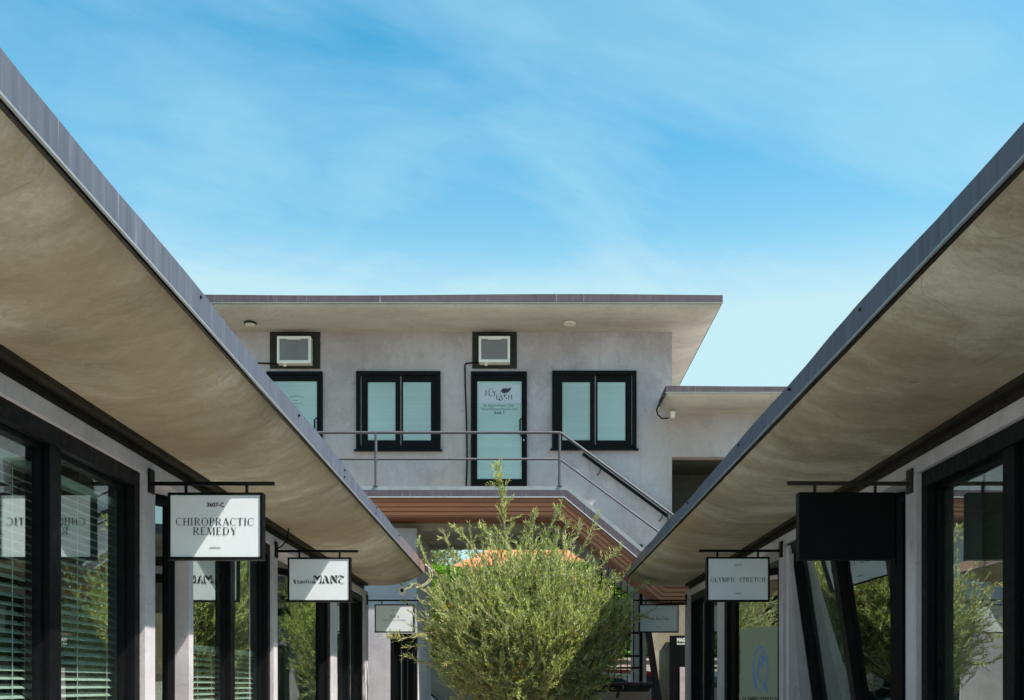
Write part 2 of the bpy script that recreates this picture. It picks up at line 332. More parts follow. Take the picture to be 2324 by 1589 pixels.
def glyph(c):
    o = []; T, t = T_, t_
    if c == 'C': g_arc(o, .44, .5, .42, .52, 48, 312, T, t); o.append([(.76, .72), (.80, .72), (.80, 1.0), (.76, .95)]); o.append([(.76, .05), (.80, .0), (.80, .24), (.77, .24)]); w = .86
    elif c == 'H': g_stem(o, .16); g_stem(o, .72); g_line(o, .16, .52, .72, .52, t); w = .88
    elif c == 'I': g_stem(o, .2); w = .4
    elif c == 'R': g_stem(o, .16); g_line(o, .16, .975, .42, .975, t); g_line(o, .16, .50, .42, .50, t); g_arc(o, .40, .74, .30, .26, -90, 90, T, t, 10); g_line(o, .40, .5, .74, 0, T); o.append([(.66, 0), (.88, 0), (.88, .03), (.66, .03)]); w = .86
    elif c == 'P': g_stem(o, .16); g_line(o, .16, .975, .40, .975, t); g_line(o, .16, .46, .40, .46, t); g_arc(o, .38, .72, .31, .28, -90, 90, T, t, 10); w = .74
    elif c == 'B': g_stem(o, .16); g_line(o, .16, .975, .38, .975, t); g_line(o, .16, .52, .38, .52, t); g_line(o, .16, .025, .38, .025, t); g_arc(o, .36, .755, .28, .245, -90, 90, T, t, 10); g_arc(o, .38, .265, .31, .265, -90, 90, T, t, 10); w = .76
    elif c == 'D': g_stem(o, .16); g_line(o, .16, .975, .42, .975, t); g_line(o, .16, .025, .42, .025, t); g_arc(o, .40, .5, .42, .5, -90, 90, T, t, 14); w = .9
    elif c == 'O': g_arc(o, .46, .5, .44, .52, 0, 360, T, t, 30); w = .94
    elif c == 'A': g_line(o, .10, 0, .42, 1, t); g_line(o, .42, 1, .76, 0, T); g_line(o, .2, .34, .64, .34, t); [o.append([(x-.10, 0), (x+.10, 0), (x+.10, .03), (x-.10, .03)]) for x in (.10, .76)]; w = .87
    elif c == 'V': g_line(o, .12, 1, .44, 0, T); g_line(o, .44, 0, .74, 1, t); [o.append([(x-.10, .97), (x+.10, .97), (x+.10, 1), (x-.10, 1)]) for x in (.12, .74)]; w = .86
    elif c == 'Y': g_line(o, .10, 1, .40, .45, T); g_line(o, .40, .45, .70, 1, t); g_stem(o, .41, 0, .47, False); [o.append([(x-.10, .97), (x+.10, .97), (x+.10, 1), (x-.10, 1)]) for x in (.10, .70)]; w = .8
    elif c == 'T': g_stem(o, .38, 0, 1, False); g_line(o, .03, .975, .73, .975, t); o.append([(.03, .8), (.06, .8), (.08, 1), (.03, 1)]); o.append([(.70, .8), (.73, .8), (.73, 1), (.68, 1)]); w = .76
    elif c == 'E': g_stem(o, .16); g_line(o, .16, .975, .62, .975, t); g_line(o, .16, .52, .5, .52, t); g_line(o, .16, .025, .66, .025, t); o.append([(.60, .8), (.63, .8), (.63, 1), (.58, 1)]); o.append([(.64, .2), (.68, .24), (.66, 0), (.60, 0)]); o.append([(.48, .42), (.51, .42), (.51, .62), (.48, .62)]); w = .74
    elif c == 'F': g_stem(o, .16); g_line(o, .16, .975, .62, .975, t); g_line(o, .16, .50, .5, .50, t); o.append([(.60, .78), (.63, .78), (.63, 1), (.58, 1)]); w = .68
    elif c == 'L': g_stem(o, .16); g_line(o, .16, .025, .62, .025, t); o.append([(.60, .24), (.64, .24), (.62, 0), (.56, 0)]); w = .68
    elif c == 'M': g_stem(o, .12, 0, 1, True, True, t*1.2); g_line(o, .16, 1, .50, .05, T); g_line(o, .50, .05, .84, 1, t); g_stem(o, .90, 0, 1); w = 1.06
    elif c == 'N': g_stem(o, .12, 0, 1, True, True, t*1.2); g_line(o, .14, 1, .76, 0, T); g_stem(o, .78, 0, 1, True, False, t*1.2); w = .92
    elif c == 'U': g_stem(o, .14, .3, 1, True, False); g_stem(o, .72, .3, 1, True, False, t*1.2); g_arc(o, .42, .32, .34, .33, 180, 360, T*.8, t, 12); w = .86
    elif c == 'S': g_arc(o, .34, .74, .26, .27, 35, 235, T*.8, t, 12); g_arc(o, .34, .26, .28, .27, -145, 55, T*.8, t, 12); g_line(o, .17, .66, .50, .38, T*1.1); o.append([(.55, .74), (.58, .74), (.58, .98), (.55, .95)]); o.append([(.06, .28), (.09, .28), (.09, .05), (.06, .0)]); w = .66
    elif c == '3': g_arc(o, .26, .76, .22, .24, -80, 150, T*.8, t, 10); g_arc(o, .25, .27, .25, .27, -150, 80, T*.8, t, 10); w = .58
    elif c == '6': g_arc(o, .3, .3, .26, .3, 0, 360, T*.8, t, 18); g_line(o, .08, .4, .34, .98, T*.8); w = .64
    elif c == '0': g_arc(o, .3, .5, .27, .5, 0, 360, T*.8, t, 20); w = .64
    elif c == '7': g_line(o, .05, .95, .52, .95, t*1.6); g_line(o, .5, .95, .22, 0, T*.7); w = .56
    elif c == '-': g_line(o, .04, .36, .30, .36, t*1.5); w = .36
    elif c == '.': o.append([(.05, 0), (.2, 0), (.2, .13), (.05, .13)]); w = .28
    elif c == 'r': g_stem(o, .14, 0, .66); g_arc(o, .30, .46, .16, .2, 20, 160, T*.7, t*1.3, 7); w = .46
    elif c == 'e': g_arc(o, .27, .33, .25, .34, 5, 320, T, t, 16); g_line(o, .06, .38, .5, .38, t); w = .56
    elif c == 's': g_arc(o, .22, .48, .17, .18, 35, 235, T*.7, t, 9); g_arc(o, .22, .18, .18, .18, -145, 55, T*.7, t, 9); g_line(o, .12, .42, .33, .25, T*.8); w = .44
    elif c == 'i': g_stem(o, .14, 0, .66); o.append([(.08, .8), (.21, .8), (.21, .93), (.08, .93)]); w = .3
    elif c == 'n': g_stem(o, .14, 0, .66); g_stem(o, .50, 0, .5, False); g_arc(o, .34, .44, .22, .22, 0, 160, T*.8, t*1.2, 9); w = .66
    elif c == 'a': g_stem(o, .40, 0, .5, False); g_arc(o, .27, .46, .19, .2, 0, 160, T*.8, t*1.2, 9); g_arc(o, .24, .18, .19, .19, 60, 330, T*.8, t, 10); w = .54
    else: w = .36
    return o, w
def serif_mb(body, cap, x, z, y, width=None, gap=.10, sx=1.):
    """x,z = centre of the line; cap = cap height; optional total width"""
    gl = [glyph(c) for c in body]; tot = sum(w for _, w in gl)+gap*(len(gl)-1)
    s = cap; k = sx if width is None else width/(tot*s)
    cur = -tot*s*k/2; mb = MB()
    for polys, w in gl:
        for i, q in enumerate(polys):
            mb.poly([(x+cur+a*s*k, y-.00002*i, z-cap/2+b*s) for a, b in q], [(0, 1, 2, 3)])
        cur += (w+gap)*s*k
    return mb
def merge(*mbs):
    r = MB()
    for m in mbs: r.poly(m.v, m.f)
    return r

# ================================================================== SETTING
def slab(name, x0, x1, y0, y1, z, mat, **k):
    o = build(name, MB().box(x0, x1, y0, y1, z-.05, z), mat); o['kind'] = 'structure'; tag(o, **k); return o
g = MB().poly([(-400, -400, -.02), (400, -400, -.02), (400, 400, -.02), (-400, 400, -.02)], [(0, 1, 2, 3)])
tag(build('ground', g, M['earth']), kind='structure')
slab('courtyard_pavement', -12, 12, -25, -.9, 0, M['paving'])  # unseen plaza behind the camera, added to bounce sunlight onto fronts and soffits
slab('courtyard_pavement', -2.8, 2.9, -.9, 20.2, 0, M['paving'])
slab('parking_lot', -30, 30, 20.2, 26, -.005, M['asphalt'])

# ================================================================== SHOP WINGS
def cove(tt): return 1-math.sqrt(max(0, 1-(1-min(1, tt))**2))
def door(par, s, p0, p1, ztop, zbot, handle_far=True):
    """glazed door leaf between plan points p0 (near) and p1 (far)"""
    a = Vector((p0[0], p0[1], 0)); b = Vector((p1[0], p1[1], 0)); d = (b-a); L = d.length; d.normalize(); n = Vector((-s*abs(d.y), -abs(d.x), 0)).normalized()
    def bx(mb, u0, u1, z0, z1, t0, t1):
        q = [a+d*u0+n*t0, a+d*u1+n*t0, a+d*u1+n*t1, a+d*u0+n*t1]
        mb.hexa([(v.x, v.y, z0) for v in q]+[(v.x, v.y, z1) for v in q])
    fr = MB(); bx(fr, 0, .045, zbot, ztop, -.03, .03); bx(fr, L-.10, L, zbot, ztop, -.03, .03)
    bx(fr, .045, L-.10, ztop-.075, ztop, -.03, .03); bx(fr, .045, L-.10, zbot, zbot+.2, -.03, .03)
    dd = build('door', fr, M['black'], par)
    gl = MB(); bx(gl, .045, L-.10, zbot+.2, ztop-.075, -.004, .004); build('pane', gl, M['glass'], dd)
    h = MB(); u = L-.14
    P = lambda uu, tt, z: tuple(a+d*uu+n*tt+Vector((0, 0, z)))
    h.tube([P(u, .03, .95), P(u, .07, .95), P(u, .085, .99), P(u, .085, 1.25), P(u, .07, 1.29), P(u, .03, 1.29)], .012, 8)
    build('handle', h, M['black'], dd, smooth=True)
    return dd, a, d, n
def wing(s, W, L, hb, ht, hs, label):
    name = 'shop_wing'
    root = thing(name, (s*(W+1.5), 6, 0), label, 'building')
    yA, yB, yE = -.7, 16.1, 16.1  # near end cut short behind the camera to let more light in
    hw, hwin = EYE+1.452, EYE+1.36
    # roof + soffit profile
    r = .58 if s < 0 else .50; prof = []
    for i in range(13):
        tt = (i/12)**1.3; prof.append((L+.03+tt*r, hs+(hb-hs)*((.5*cove(tt)+.5*(1-tt)**1.6) if s < 0 else .6*cove(tt)+.4*(1-tt)**1.5)))
    prof += [(W+.2, hs), (W+3.4, hs), (W+3.4, ht-.02), (L+.014, ht-.02), (L+.014, hb+.012)]
    n = 40; ys = [yA+(yE-yA)*i/n for i in range(n+1)]
    mb = MB(); k = len(prof); v = []
    rnd = random.Random(3 if s < 0 else 4)
    for y in ys:
        wv = .006*math.sin(y*1.7)+.004*math.sin(y*4.1+1)
        for j, (a, b) in enumerate(prof): v.append((s*a, y, b+(wv if 1 < j < 12 else 0)))
    f = [(i*k+j, i*k+(j+1) % k, (i+1)*k+(j+1) % k, (i+1)*k+j) for i in range(n) for j in range(k)]
    f += [tuple(range(k)), tuple(range(n*k, n*k+k))]
    mb.poly(v, f)
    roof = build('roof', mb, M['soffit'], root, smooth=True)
    # fascia, slightly wavy sheet metal
    mb = MB(); v = []
    n = 90
    for i in range(n+1):
        y = yA+(yE+.02-yA)*i/n; wz = .007*math.sin(y*1.1+s)+.004*math.sin(y*2.9)+rnd.uniform(-.002, .002); wx = .006*math.sin(y*1.9+2)
        v += [(s*(L+wx), y, hb-.005+wz*.6), (s*(L+.011+wx), y, hb-.005+wz*.6), (s*(L+.011+wx), y, ht+wz), (s*(L+wx), y, ht+wz)]
    f = [(i*4+j, i*4+(j+1) % 4, (i+1)*4+(j+1) % 4, (i+1)*4+j) for i in range(n) for j in range(4)]+[(0, 1, 2, 3), (n*4, n*4+1, n*4+2, n*4+3)]
    mb.poly(v, f)
    y = 2.6
    while y < 15.8:
        for z in ((ht-.035,) if rnd.random() < .5 else (ht-.035, hb+.035)):
            yy = y+rnd.uniform(-.1, .1); mb.box(s*(L-.012), s*(L+.01), yy-.007, yy+.007, z-.006, z+.006, 1)
        y += rnd.uniform(1.1, 2.4)
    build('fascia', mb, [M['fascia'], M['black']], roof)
    build('drip_edge', MB().box(s*(L-.007), s*(L+.004), yA, yE, hb-.016, hb-.0065), M['lip'], roof)
    build('gutter_shadow_strip', MB().box(s*(L+.02), s*(L+.038), yA, yE, hb-.012, hb+.012), M['bronze'], roof)
    # reveal strip between soffit and wall head
    build('reveal_trim', MB().box(s*(W+.04), s*(W+.22), yA, yE-.25, hw, hs+.01).box(s*(W-.03), s*(W+.04), yA, yE-.3, hs-.035, hs+.012), M['bronze'], root)
    # outer walls
    wall = MB()
    wall.box(s*W, s*(W+.24), yA, 15.98, hwin, hw)                     # head band
    wall.box(s*(W+3.1), s*(W+3.35), yA, 16.0, 0, hs)                     # rear wall
    wall.box(s*(W+.24), s*(W+3.1), yA, yA+.2, 0, hs)
    wall.box(s*(W+.24), s*(W+3.1), 15.85, 16.0, 0, hs)
    wall.box(s*W, s*(W+.24), yA, .8, 0, hwin); wall.box(s*W, s*(W+.24), 3.35, 4.12, 0, hwin)
    build('wall', wall, M['wall'], root)
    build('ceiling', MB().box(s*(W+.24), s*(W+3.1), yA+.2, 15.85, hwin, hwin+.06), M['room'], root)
    build('floor', MB().box(s*(W+.02), s*(W+3.1), yA+.2, 15.85, -.02, .012), M['roomfloor'], root)
    inn = MB().box(s*(W+3.06), s*(W+3.099), yA+.2, 15.85, .012, hwin)
    for yy in (6.64, 12.85): inn.box(s*(W+.6), s*(W+3.06), yy, yy+.1, .012, hwin)
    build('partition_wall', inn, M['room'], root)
    # pilasters carrying the sign brackets, and door-side piers
    for (a, b) in ((6.56, 6.74), (9.93, 10.09), (15.62, 15.98)):
        build('pilaster', MB().box(s*(W-.004), s*(W+.42), a, b, 0, hwin), M['wall'], root)
    build('pilaster', MB().box(s*W, s*(W+.24), 12.9, 13.33, 0, hwin), M['wall'], root)
    if s < 0: build('pilaster', MB().box(s*W, s*(W+.2), 7.43, 7.53, 0, hwin), M['wall'], root)
    # alcove linings
    al = MB()
    for (a, b) in ((6.74, 7.5), (10.09, 12.72)): build('alcove_ceiling', MB().box(s*(W+.24), s*(W+.75), a-.02, b, hwin+.002, hwin+.03), M['soffit'], root)
    build('alcove_wall', MB().box(s*(W+.47), s*(W+.6), 10.09, 11.8, 0, hwin), M['soffit'], root)
    build('alcove_wall', MB().box(s*(W+.42), s*(W+.6), 6.60, 6.8, 0, hwin), M['soffit'], root)
    # upright shop windows: (y0, y1, mullion0, mullion1, far frame width)
    wins = [(.8, 3.35, 2.0, 2.13), (4.12, 6.56, 5.36, 5.49), (13.33, 15.62, 14.49, 14.62)]
    if s < 0: wins.insert(2, (7.53, 9.93, 8.66, 8.79))
    for (a, b, m0, m1) in wins:
        o = .03; k = .085; fr = MB(); x0, x1, xm = s*(W+o), s*(W+.13), s*(W+.05)
        fr.box(x0, x1, a, a+k, 0, hwin); fr.box(x0, x1, b-k, b, 0, hwin)
        fr.box(x0, x1, a+k, b-k, hwin-.10, hwin-.001); fr.box(x0, x1, a+k, b-k, 0, .12)
        fr.box(xm, x1, m0, m1, .12, hwin-.10)
        for (p, q) in ((a+k, m0), (m1, b-k)):
            fr.box(s*(W+.085), x1, p, p+.03, .12, hwin-.10); fr.box(s*(W+.085), x1, q-.03, q, .12, hwin-.10); fr.box(s*(W+.085), x1, p+.03, q-.03, hwin-.13, hwin-.10)
        wo_ = build('window', fr, M['black'], root)
        gx = W+.115
        for (p, q) in ((a+k+.03, m0-.03), (m1+.03, b-k-.03)): build('pane', MB().box(s*gx, s*(gx+.008), p, q, .12, hwin-.13), M['glass'], wo_)
    if s > 0:
        # canted shop window: leans out at the top
        tn = .147
        def bx(mb, y0, y1, z0, z1, t0, t1):
            la = lambda z: W+.035+tn*(hwin-z)
            mb.hexa([(la(z0)+t0, y0, z0), (la(z0)+t1, y0, z0), (la(z0)+t1, y1, z0), (la(z0)+t0, y1, z0),
                     (la(z1)+t0, y0, z1), (la(z1)+t1, y0, z1), (la(z1)+t1, y1, z1), (la(z1)+t0, y1, z1)])
        fr = MB(); bx(fr, 7.24, 7.42, 0, hwin, 0, .12); bx(fr, 9.81, 9.93, 0, hwin, 0, .10)
        bx(fr, 7.42, 9.81, hwin-.10, hwin, 0, .10); bx(fr, 7.42, 9.81, 0, .12, 0, .10); bx(fr, 8.58, 8.71, .12, hwin-.10, .01, .10)
        cw = build('canted_window', fr, M['black'], root)
        for (a, b) in ((7.42, 8.58), (8.71, 9.81)):
            gmb = MB(); bx(gmb, a, b, .12, hwin-.10, .07, .078); build('pane', gmb, M['glass'], cw)
        ch = MB().poly([(W+.02, 9.926, hwin-.02), (W+.02, 9.926, 0), (W+.6, 9.926, 0), (W+.6, 9.926, hwin-.02),
                        (W+.02, 9.80, hwin-.02), (W+.02, 9.80, 0), (W+.022+.2, 9.80, 0), (W+.022, 9.80, hwin-.02)], [(0, 1, 2, 3), (4, 5, 6, 7), (0, 1, 5, 4), (1, 2, 6, 5), (2, 3, 7, 6), (3, 0, 4, 7)])
        build('window_cheek', ch, M['wall'], root)
    d1 = door(root, s, (s*(W+.46), 6.75), (s*(W+.115), 7.47 if s < 0 else 7.3), hwin-.001, 0)
    d2 = door(root, s, (s*(W+.46), 11.80), (s*(W+.075), 12.70), hwin-.001, 0)
    jm = MB().box(s*(W+.01), s*(W+.10), 12.73, 12.89, 0, hwin-.002)
    build('door_jamb', jm, M['black'], root)
    return root, d1, d2
WL, WR = 2.431, 2.517
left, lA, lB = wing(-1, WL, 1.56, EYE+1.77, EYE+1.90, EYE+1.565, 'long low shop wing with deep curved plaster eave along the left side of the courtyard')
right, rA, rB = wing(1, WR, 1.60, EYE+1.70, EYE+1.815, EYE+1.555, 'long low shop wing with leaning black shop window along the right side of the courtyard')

# ------------------------------------------------------------------ venetian blinds
def blind(y0, y1, z0, z1, label, sp=.047):
    xx = -(WL+.20); root = thing('venetian_blind', (xx, (y0+y1)/2, z0), label, 'blind', 'blinds in the left shop windows')
    mb = MB(); z = z1-.06; rnd = random.Random(int(y0*100))
    while z > z0+.03:
        tl = .50+rnd.uniform(-.05, .05); h = -.026*math.sin(tl); dx = .026*math.cos(tl); sag = rnd.uniform(-.002, .002)
        mb.hexa([(xx-dx, y0, z-h), (xx+dx, y0, z+h), (xx+dx, y1, z+h+sag), (xx-dx, y1, z-h+sag), (xx-dx, y0, z-h+.003), (xx+dx, y0, z+h+.003), (xx+dx, y1, z+h+.003+sag), (xx-dx, y1, z-h+.003+sag)])
        z -= sp
    build('slats', mb, M['slat'], root)
    build('head_rail', MB().box(xx-.03, xx+.03, y0, y1, z1-.045, z1), M['slat'], root)
    c = MB()
    for yy in (y0+.15, (y0+y1)/2, y1-.15): c.box(xx+.027, xx+.030, yy-.003, yy+.003, z0, z1-.05)
    build('cord', c, M['slat'], root)
blind(4.22, 5.36, .5, EYE+1.18, 'white slatted venetian blind in the nearest left window, left of its mullion')
blind(5.40, 6.54, .5, EYE+1.18, 'white slatted venetian blind in the nearest left window, right of its mullion')
blind(7.65, 8.68, .4, EYE+.32, 'low half lowered white blind behind the glass below the chiropractic sign')
blind(8.72, 9.9, .4, EYE+.32, 'low half lowered white blind behind glass, right of the black mullion under the chiropractic sign')

# ------------------------------------------------------------------ hanging signs
def sign(s, W, y, label, texts, face='signwhite', yaw=0, grp='white box signs hanging on black wall brackets'):
    root = thing('hanging_sign', (s*W, y, EYE+.8), label, 'sign', grp)
    x0, x1 = s*(W-.127), s*(W-.127-.614); z0, z1 = EYE+.812, EYE+1.246; d = .075
    arm = MB().box(s*(W-.015), s*(W-.81), y-.012, y+.012, EYE+1.298, EYE+1.322)
    arm.box(s*(W-.004), s*(W-.02), y-.055, y+.035, EYE+1.245, EYE+1.40)
    for sxx in (.225, .62): arm.box(s*(W-sxx), s*(W-sxx-.018), y-.008, y+.008, z1-.002, EYE+1.30)
    build('bracket', arm, M['bronze'] if face != 'signwhite' else M['black'], root, bevel=.003)
    a, b = min(x0, x1), max(x0, x1)
    fr = MB(); e = .017
    fr.box(a, b, y-d/2, y+d/2, z1-e, z1); fr.box(a, b, y-d/2, y+d/2, z0, z0+e)
    fr.box(a, a+e, y-d/2, y+d/2, z0+e, z1-e); fr.box(b-e, b, y-d/2, y+d/2, z0+e, z1-e)
    if face == 'signwhite':
        build('frame', fr, M['black'], root)
        bd = build('board', MB().box(a+e, b-e, y-d/2+.006, y+d/2-.006, z0+e, z1-e), M['signwhite'], root)
    else:
        build('frame', fr, M['black'], root)
        bd = build('board', MB().box(a+e, b-e, y-d/2+.006, y+d/2-.006, z0+e, z1-e), M['black'], root)
    cx = (a+b)/2; cz = (z0+z1)/2; yf = y-d/2+.004
    for mb_, mat in texts(cx, cz, yf) if texts else []: build('lettering', mb_, M[mat], bd, recalc=False)
    if yaw:
        root.rotation_euler.z = R(yaw)
    return root
# photo-pixel helpers for the first sign: 349 px per metre
def tx_chiro(cx, cz, y):
    k = 349.
    return [(text_mb('3607-C', .038, cx, cz+.137, y, bold=.0012), 'ink'),
            (merge(serif_mb('CHIROPRACTIC', .049, cx-.003, cz+.028, y, width=.507), serif_mb('REMEDY', .049, cx-.003, cz-.033, y, width=.285)), 'ink'),
            (MB().box(cx-.036, cx+.034, y-.0005, y, cz-.141, cz-.136), 'inkgrey')]
def poly_px(polys, fx, fz, y):
    mb = MB()
    for i, q in enumerate(polys):
        mb.poly([(fx(a), y-.0001*(i % 5), fz(b)) for a, b in q], [tuple(range(len(q)))])
    return mb
def tx_mane(cx, cz, y):
    # outline coordinates measured on the enlarged sign: face spans 165..1955 x 170..1380
    fx = lambda a: cx+(a-1060)/1790*.58; fz = lambda b: cz-(b-775)/1210*.40
    P = [[(890, 650), (910, 650), (905, 760), (945, 850), (975, 890), (890, 890)], [(895, 650), (960, 655), (1005, 710), (1015, 800), (960, 760), (915, 700)],
         [(1000, 790), (1010, 700), (1050, 655), (1140, 655), (1080, 700), (1040, 770), (1012, 815)], [(1115, 700), (1138, 655), (1132, 890), (1050, 890), (1085, 840), (1108, 770)],
         [(1145, 890), (1185, 800), (1215, 740), (1205, 830), (1240, 890)], [(1215, 645), (1280, 670), (1320, 740), (1350, 850), (1385, 890), (1300, 885), (1265, 800), (1250, 710)],
         [(1405, 650), (1420, 720), (1430, 820), (1480, 890), (1405, 890)], [(1410, 650), (1480, 665), (1540, 740), (1600, 850), (1600, 892), (1520, 840), (1460, 760)],
         [(1530, 650), (1605, 650), (1600, 830), (1580, 730)],
         [(1680, 650), (1740, 650), (1790, 690), (1822, 640), (1810, 710), (1765, 725), (1720, 695)], [(1640, 660), (1690, 648), (1655, 680), (1650, 725), (1632, 700)],
         [(1650, 740), (1740, 760), (1700, 772)], [(1625, 810), (1690, 775), (1685, 830), (1720, 885), (1660, 870)], [(1700, 880), (1760, 892), (1825, 862), (1780, 900), (1730, 902)]]
    # heavy blackletter-like small word
    S = []
    def st(x, z0, z1, w): S.append([(x, z0+10), (x+w*.5, z0), (x+w, z0+12), (x+w, z1-12), (x+w*.5, z1), (x, z1-10)])
    S += [[(290, 790), (370, 770), (360, 800), (320, 815), (375, 850), (350, 900), (285, 895), (330, 870), (290, 830)]]
    st(410, 780, 900, 26); S.append([(395, 805), (450, 800), (450, 815), (395, 820)]); S.append([(425, 890), (465, 870), (460, 895), (430, 905)])
    st(475, 800, 895, 24); st(520, 800, 895, 26); S.append([(485, 885), (530, 870), (530, 895), (495, 900)])
    st(560, 800, 895, 24); S.append([(600, 830), (640, 795), (640, 820), (622, 850), (650, 890), (610, 885)])
    st(665, 775, 895, 28); st(728, 800, 895, 26); S.append([(728, 775), (752, 775), (752, 792), (728, 792)])
    S.append([(775, 850), (800, 802), (815, 812), (800, 850), (815, 885), (800, 895)]); S.append([(825, 800), (880, 840), (870, 895), (830, 895), (850, 860)])
    return [(poly_px(P+S, fx, fz, y), 'ink')]
def tx_biva(cx, cz, y):
    return [(serif_mb('BIVA', .040, cx+.002, cz+.030, y, width=.135), 'ink'), (serif_mb('HAIR SANCTUARY', .026, cx+.002, cz-.026, y, width=.36), 'inkgrey'),
            (serif_mb('UNIT D', .022, cx-.0, cz+.132, y, width=.10), 'inkgrey')]
def tx_olym(cx, cz, y):
    return [(serif_mb('OLYMPIC STRETCH', .046, cx-.002, cz-.006, y, width=.535), 'ink'), (serif_mb('3607-F', .020, cx, cz+.138, y, width=.086), 'ink'),
            (MB().box(cx-.035, cx+.035, y-.0005, y, cz-.143, cz-.134), 'inkgrey')]
def tx_tress(cx, cz, y):
    return [(serif_mb('Tress Bien Hair.', .050, cx-.002, cz-.002, y, width=.325, gap=.06), 'ink'), (serif_mb('3607-A', .020, cx, cz+.14, y, width=.086), 'inkgrey'),
            (MB().box(cx-.035, cx+.03, y-.0005, y, cz-.142, cz-.132), 'inkgrey')]
sign(-1, WL, 6.66, 'white sign reading CHIROPRACTIC REMEDY on a black bracket, nearest on the left wall', tx_chiro)
sign(-1, WL, 10.02, 'white sign with heavy decorative lettering StudioMANE on the left wall', tx_mane)
sign(-1, WL, 15.84, 'small far white sign reading BIVA HAIR SANCTUARY beside the olive tree', tx_biva)
sign(1, WR, 6.66, 'plain black blank sign board on a bracket, nearest on the right wall', None, 'black', 1.0)
sign(1, WR, 9.99, 'white sign reading OLYMPIC STRETCH on the right wall', tx_olym)
sign(1, WR, 15.84, 'small far white sign reading Tress Bien Hair on the right wall', tx_tress)

# window film poster with the blue figure mark on the right far door
def film_poster():
    dd, a, d, n = rB
    P = lambda u, z, t: tuple(a+d*u+n*t+Vector((0, 0, z)))
    L = .88; zt = Z(1424, 12.2); root = None
    q = [P(.03, .2, .009), P(L-.07, .2, .009), P(L-.07, zt, .009), P(.03, zt, .009), P(.03, .2, .006), P(L-.07, .2, .006), P(L-.07, zt, .006), P(.03, zt, .006)]
    o = build('window_poster', MB().hexa(q), M['poster']); tag(o, 'sage green window poster with a blue oval figure mark on the far right door', 'poster')
    # mark: px measured on the 1062-wide enlargement, face spans x 460..935 (far..near)
    def U(x): return (L-.07)-(x-462)/(932-462)*(L-.10)
    def ZZ(v): return Z(1424+(v-800)*.2101, 12.2)
    strokes = [[(752, 1060), (735, 1030), (700, 1012), (665, 1040), (635, 1110), (620, 1220), (622, 1330), (645, 1430), (690, 1482), (730, 1480), (760, 1440), (785, 1360), (797, 1260), (790, 1160), (770, 1090), (740, 1070), (715, 1090), (695, 1130), (685, 1200), (678, 1280), (690, 1340), (730, 1400), (770, 1440), (800, 1500)],
               [(660, 1455), (655, 1360), (665, 1290), (700, 1230), (730, 1200), (700, 1175), (690, 1150)], [(740, 1110), (752, 1130), (745, 1170), (728, 1165), (728, 1125), (740, 1110)], [(720, 1180), (752, 1222)]]
    mb = MB(); k = 0
    for st in strokes:
        pts = []
        for i in range(len(st)-1):
            for j in range(4): t = j/4; pts.append((st[i][0]*(1-t)+st[i+1][0]*t, st[i][1]*(1-t)+st[i+1][1]*t))
        pts.append(st[-1])
        for i in range(len(pts)-1):
            p, q2 = Vector(pts[i]), Vector(pts[i+1]); dd_ = (q2-p).normalized(); nn = Vector((-dd_.y, dd_.x))*5.5; p -= dd_*2; q2 += dd_*2
            k += 1; mb.poly([P(U(v.x), ZZ(v.y), .0096+.00001*(k % 7)) for v in (p-nn, p+nn, q2+nn, q2-nn)], [(0, 1, 2, 3)])
    build('figure_mark', mb, M['blue_ink'], o, recalc=False)
    tm = text_mb('OLYMPIC STRETCH', .085, 0, 0, 0, bold=.0025)
    zc = ZZ(1583); uc = (L-.04)/2
    ex = max(v[0] for v in tm.v)-min(v[0] for v in tm.v); kk = .70/ex
    tm.v = [P(uc-v[0]*kk, zc+v[2], .0098) for v in tm.v]
    build('lettering', tm, M['ink'], o, recalc=False)
film_poster()
def heart_sticker():
    dd, a, d, n = lA
    P = lambda u, z, t: tuple(a+d*u+n*t+Vector((0, 0, z)))
    z1 = Z(1545, 7.2); z0 = z1-.22; u0, u1 = .30, .37
    o = build('window_sticker', MB().hexa([P(u0, z0, .012), P(u1, z0, .012), P(u1, z1, .012), P(u0, z1, .012), P(u0, z0, .009), P(u1, z0, .009), P(u1, z1, .009), P(u0, z1, .009)]), M['slat'])
    tag(o, 'narrow pale sticker with dark hearts low on the near left door', 'sticker')
    for i, (z, r) in enumerate(((z1-.04, .018), (z1-.10, .011), (z1-.17, .013))):
        pts = []; mb = MB()
        for k in range(20):
            t = 2*math.pi*k/20; pts.append(P((u0+u1)/2+r*math.sin(t)**3, z+r*.9*(13*math.cos(t)-5*math.cos(2*t)-2*math.cos(3*t)-math.cos(4*t))/16, .0125))
        mb.poly(pts, [tuple(range(20))])
        build('heart', mb, M['ink'], o, recalc=False)
heart_sticker()

# ================================================================== REAR BUILDING
YW = 18.6; T = EYE+3.36
rear = thing('two_storey_building', (0, 20, 0), 'two storey grey plaster building with flat overhanging roof at the end of the courtyard', 'building')
zs = EYE+6.41
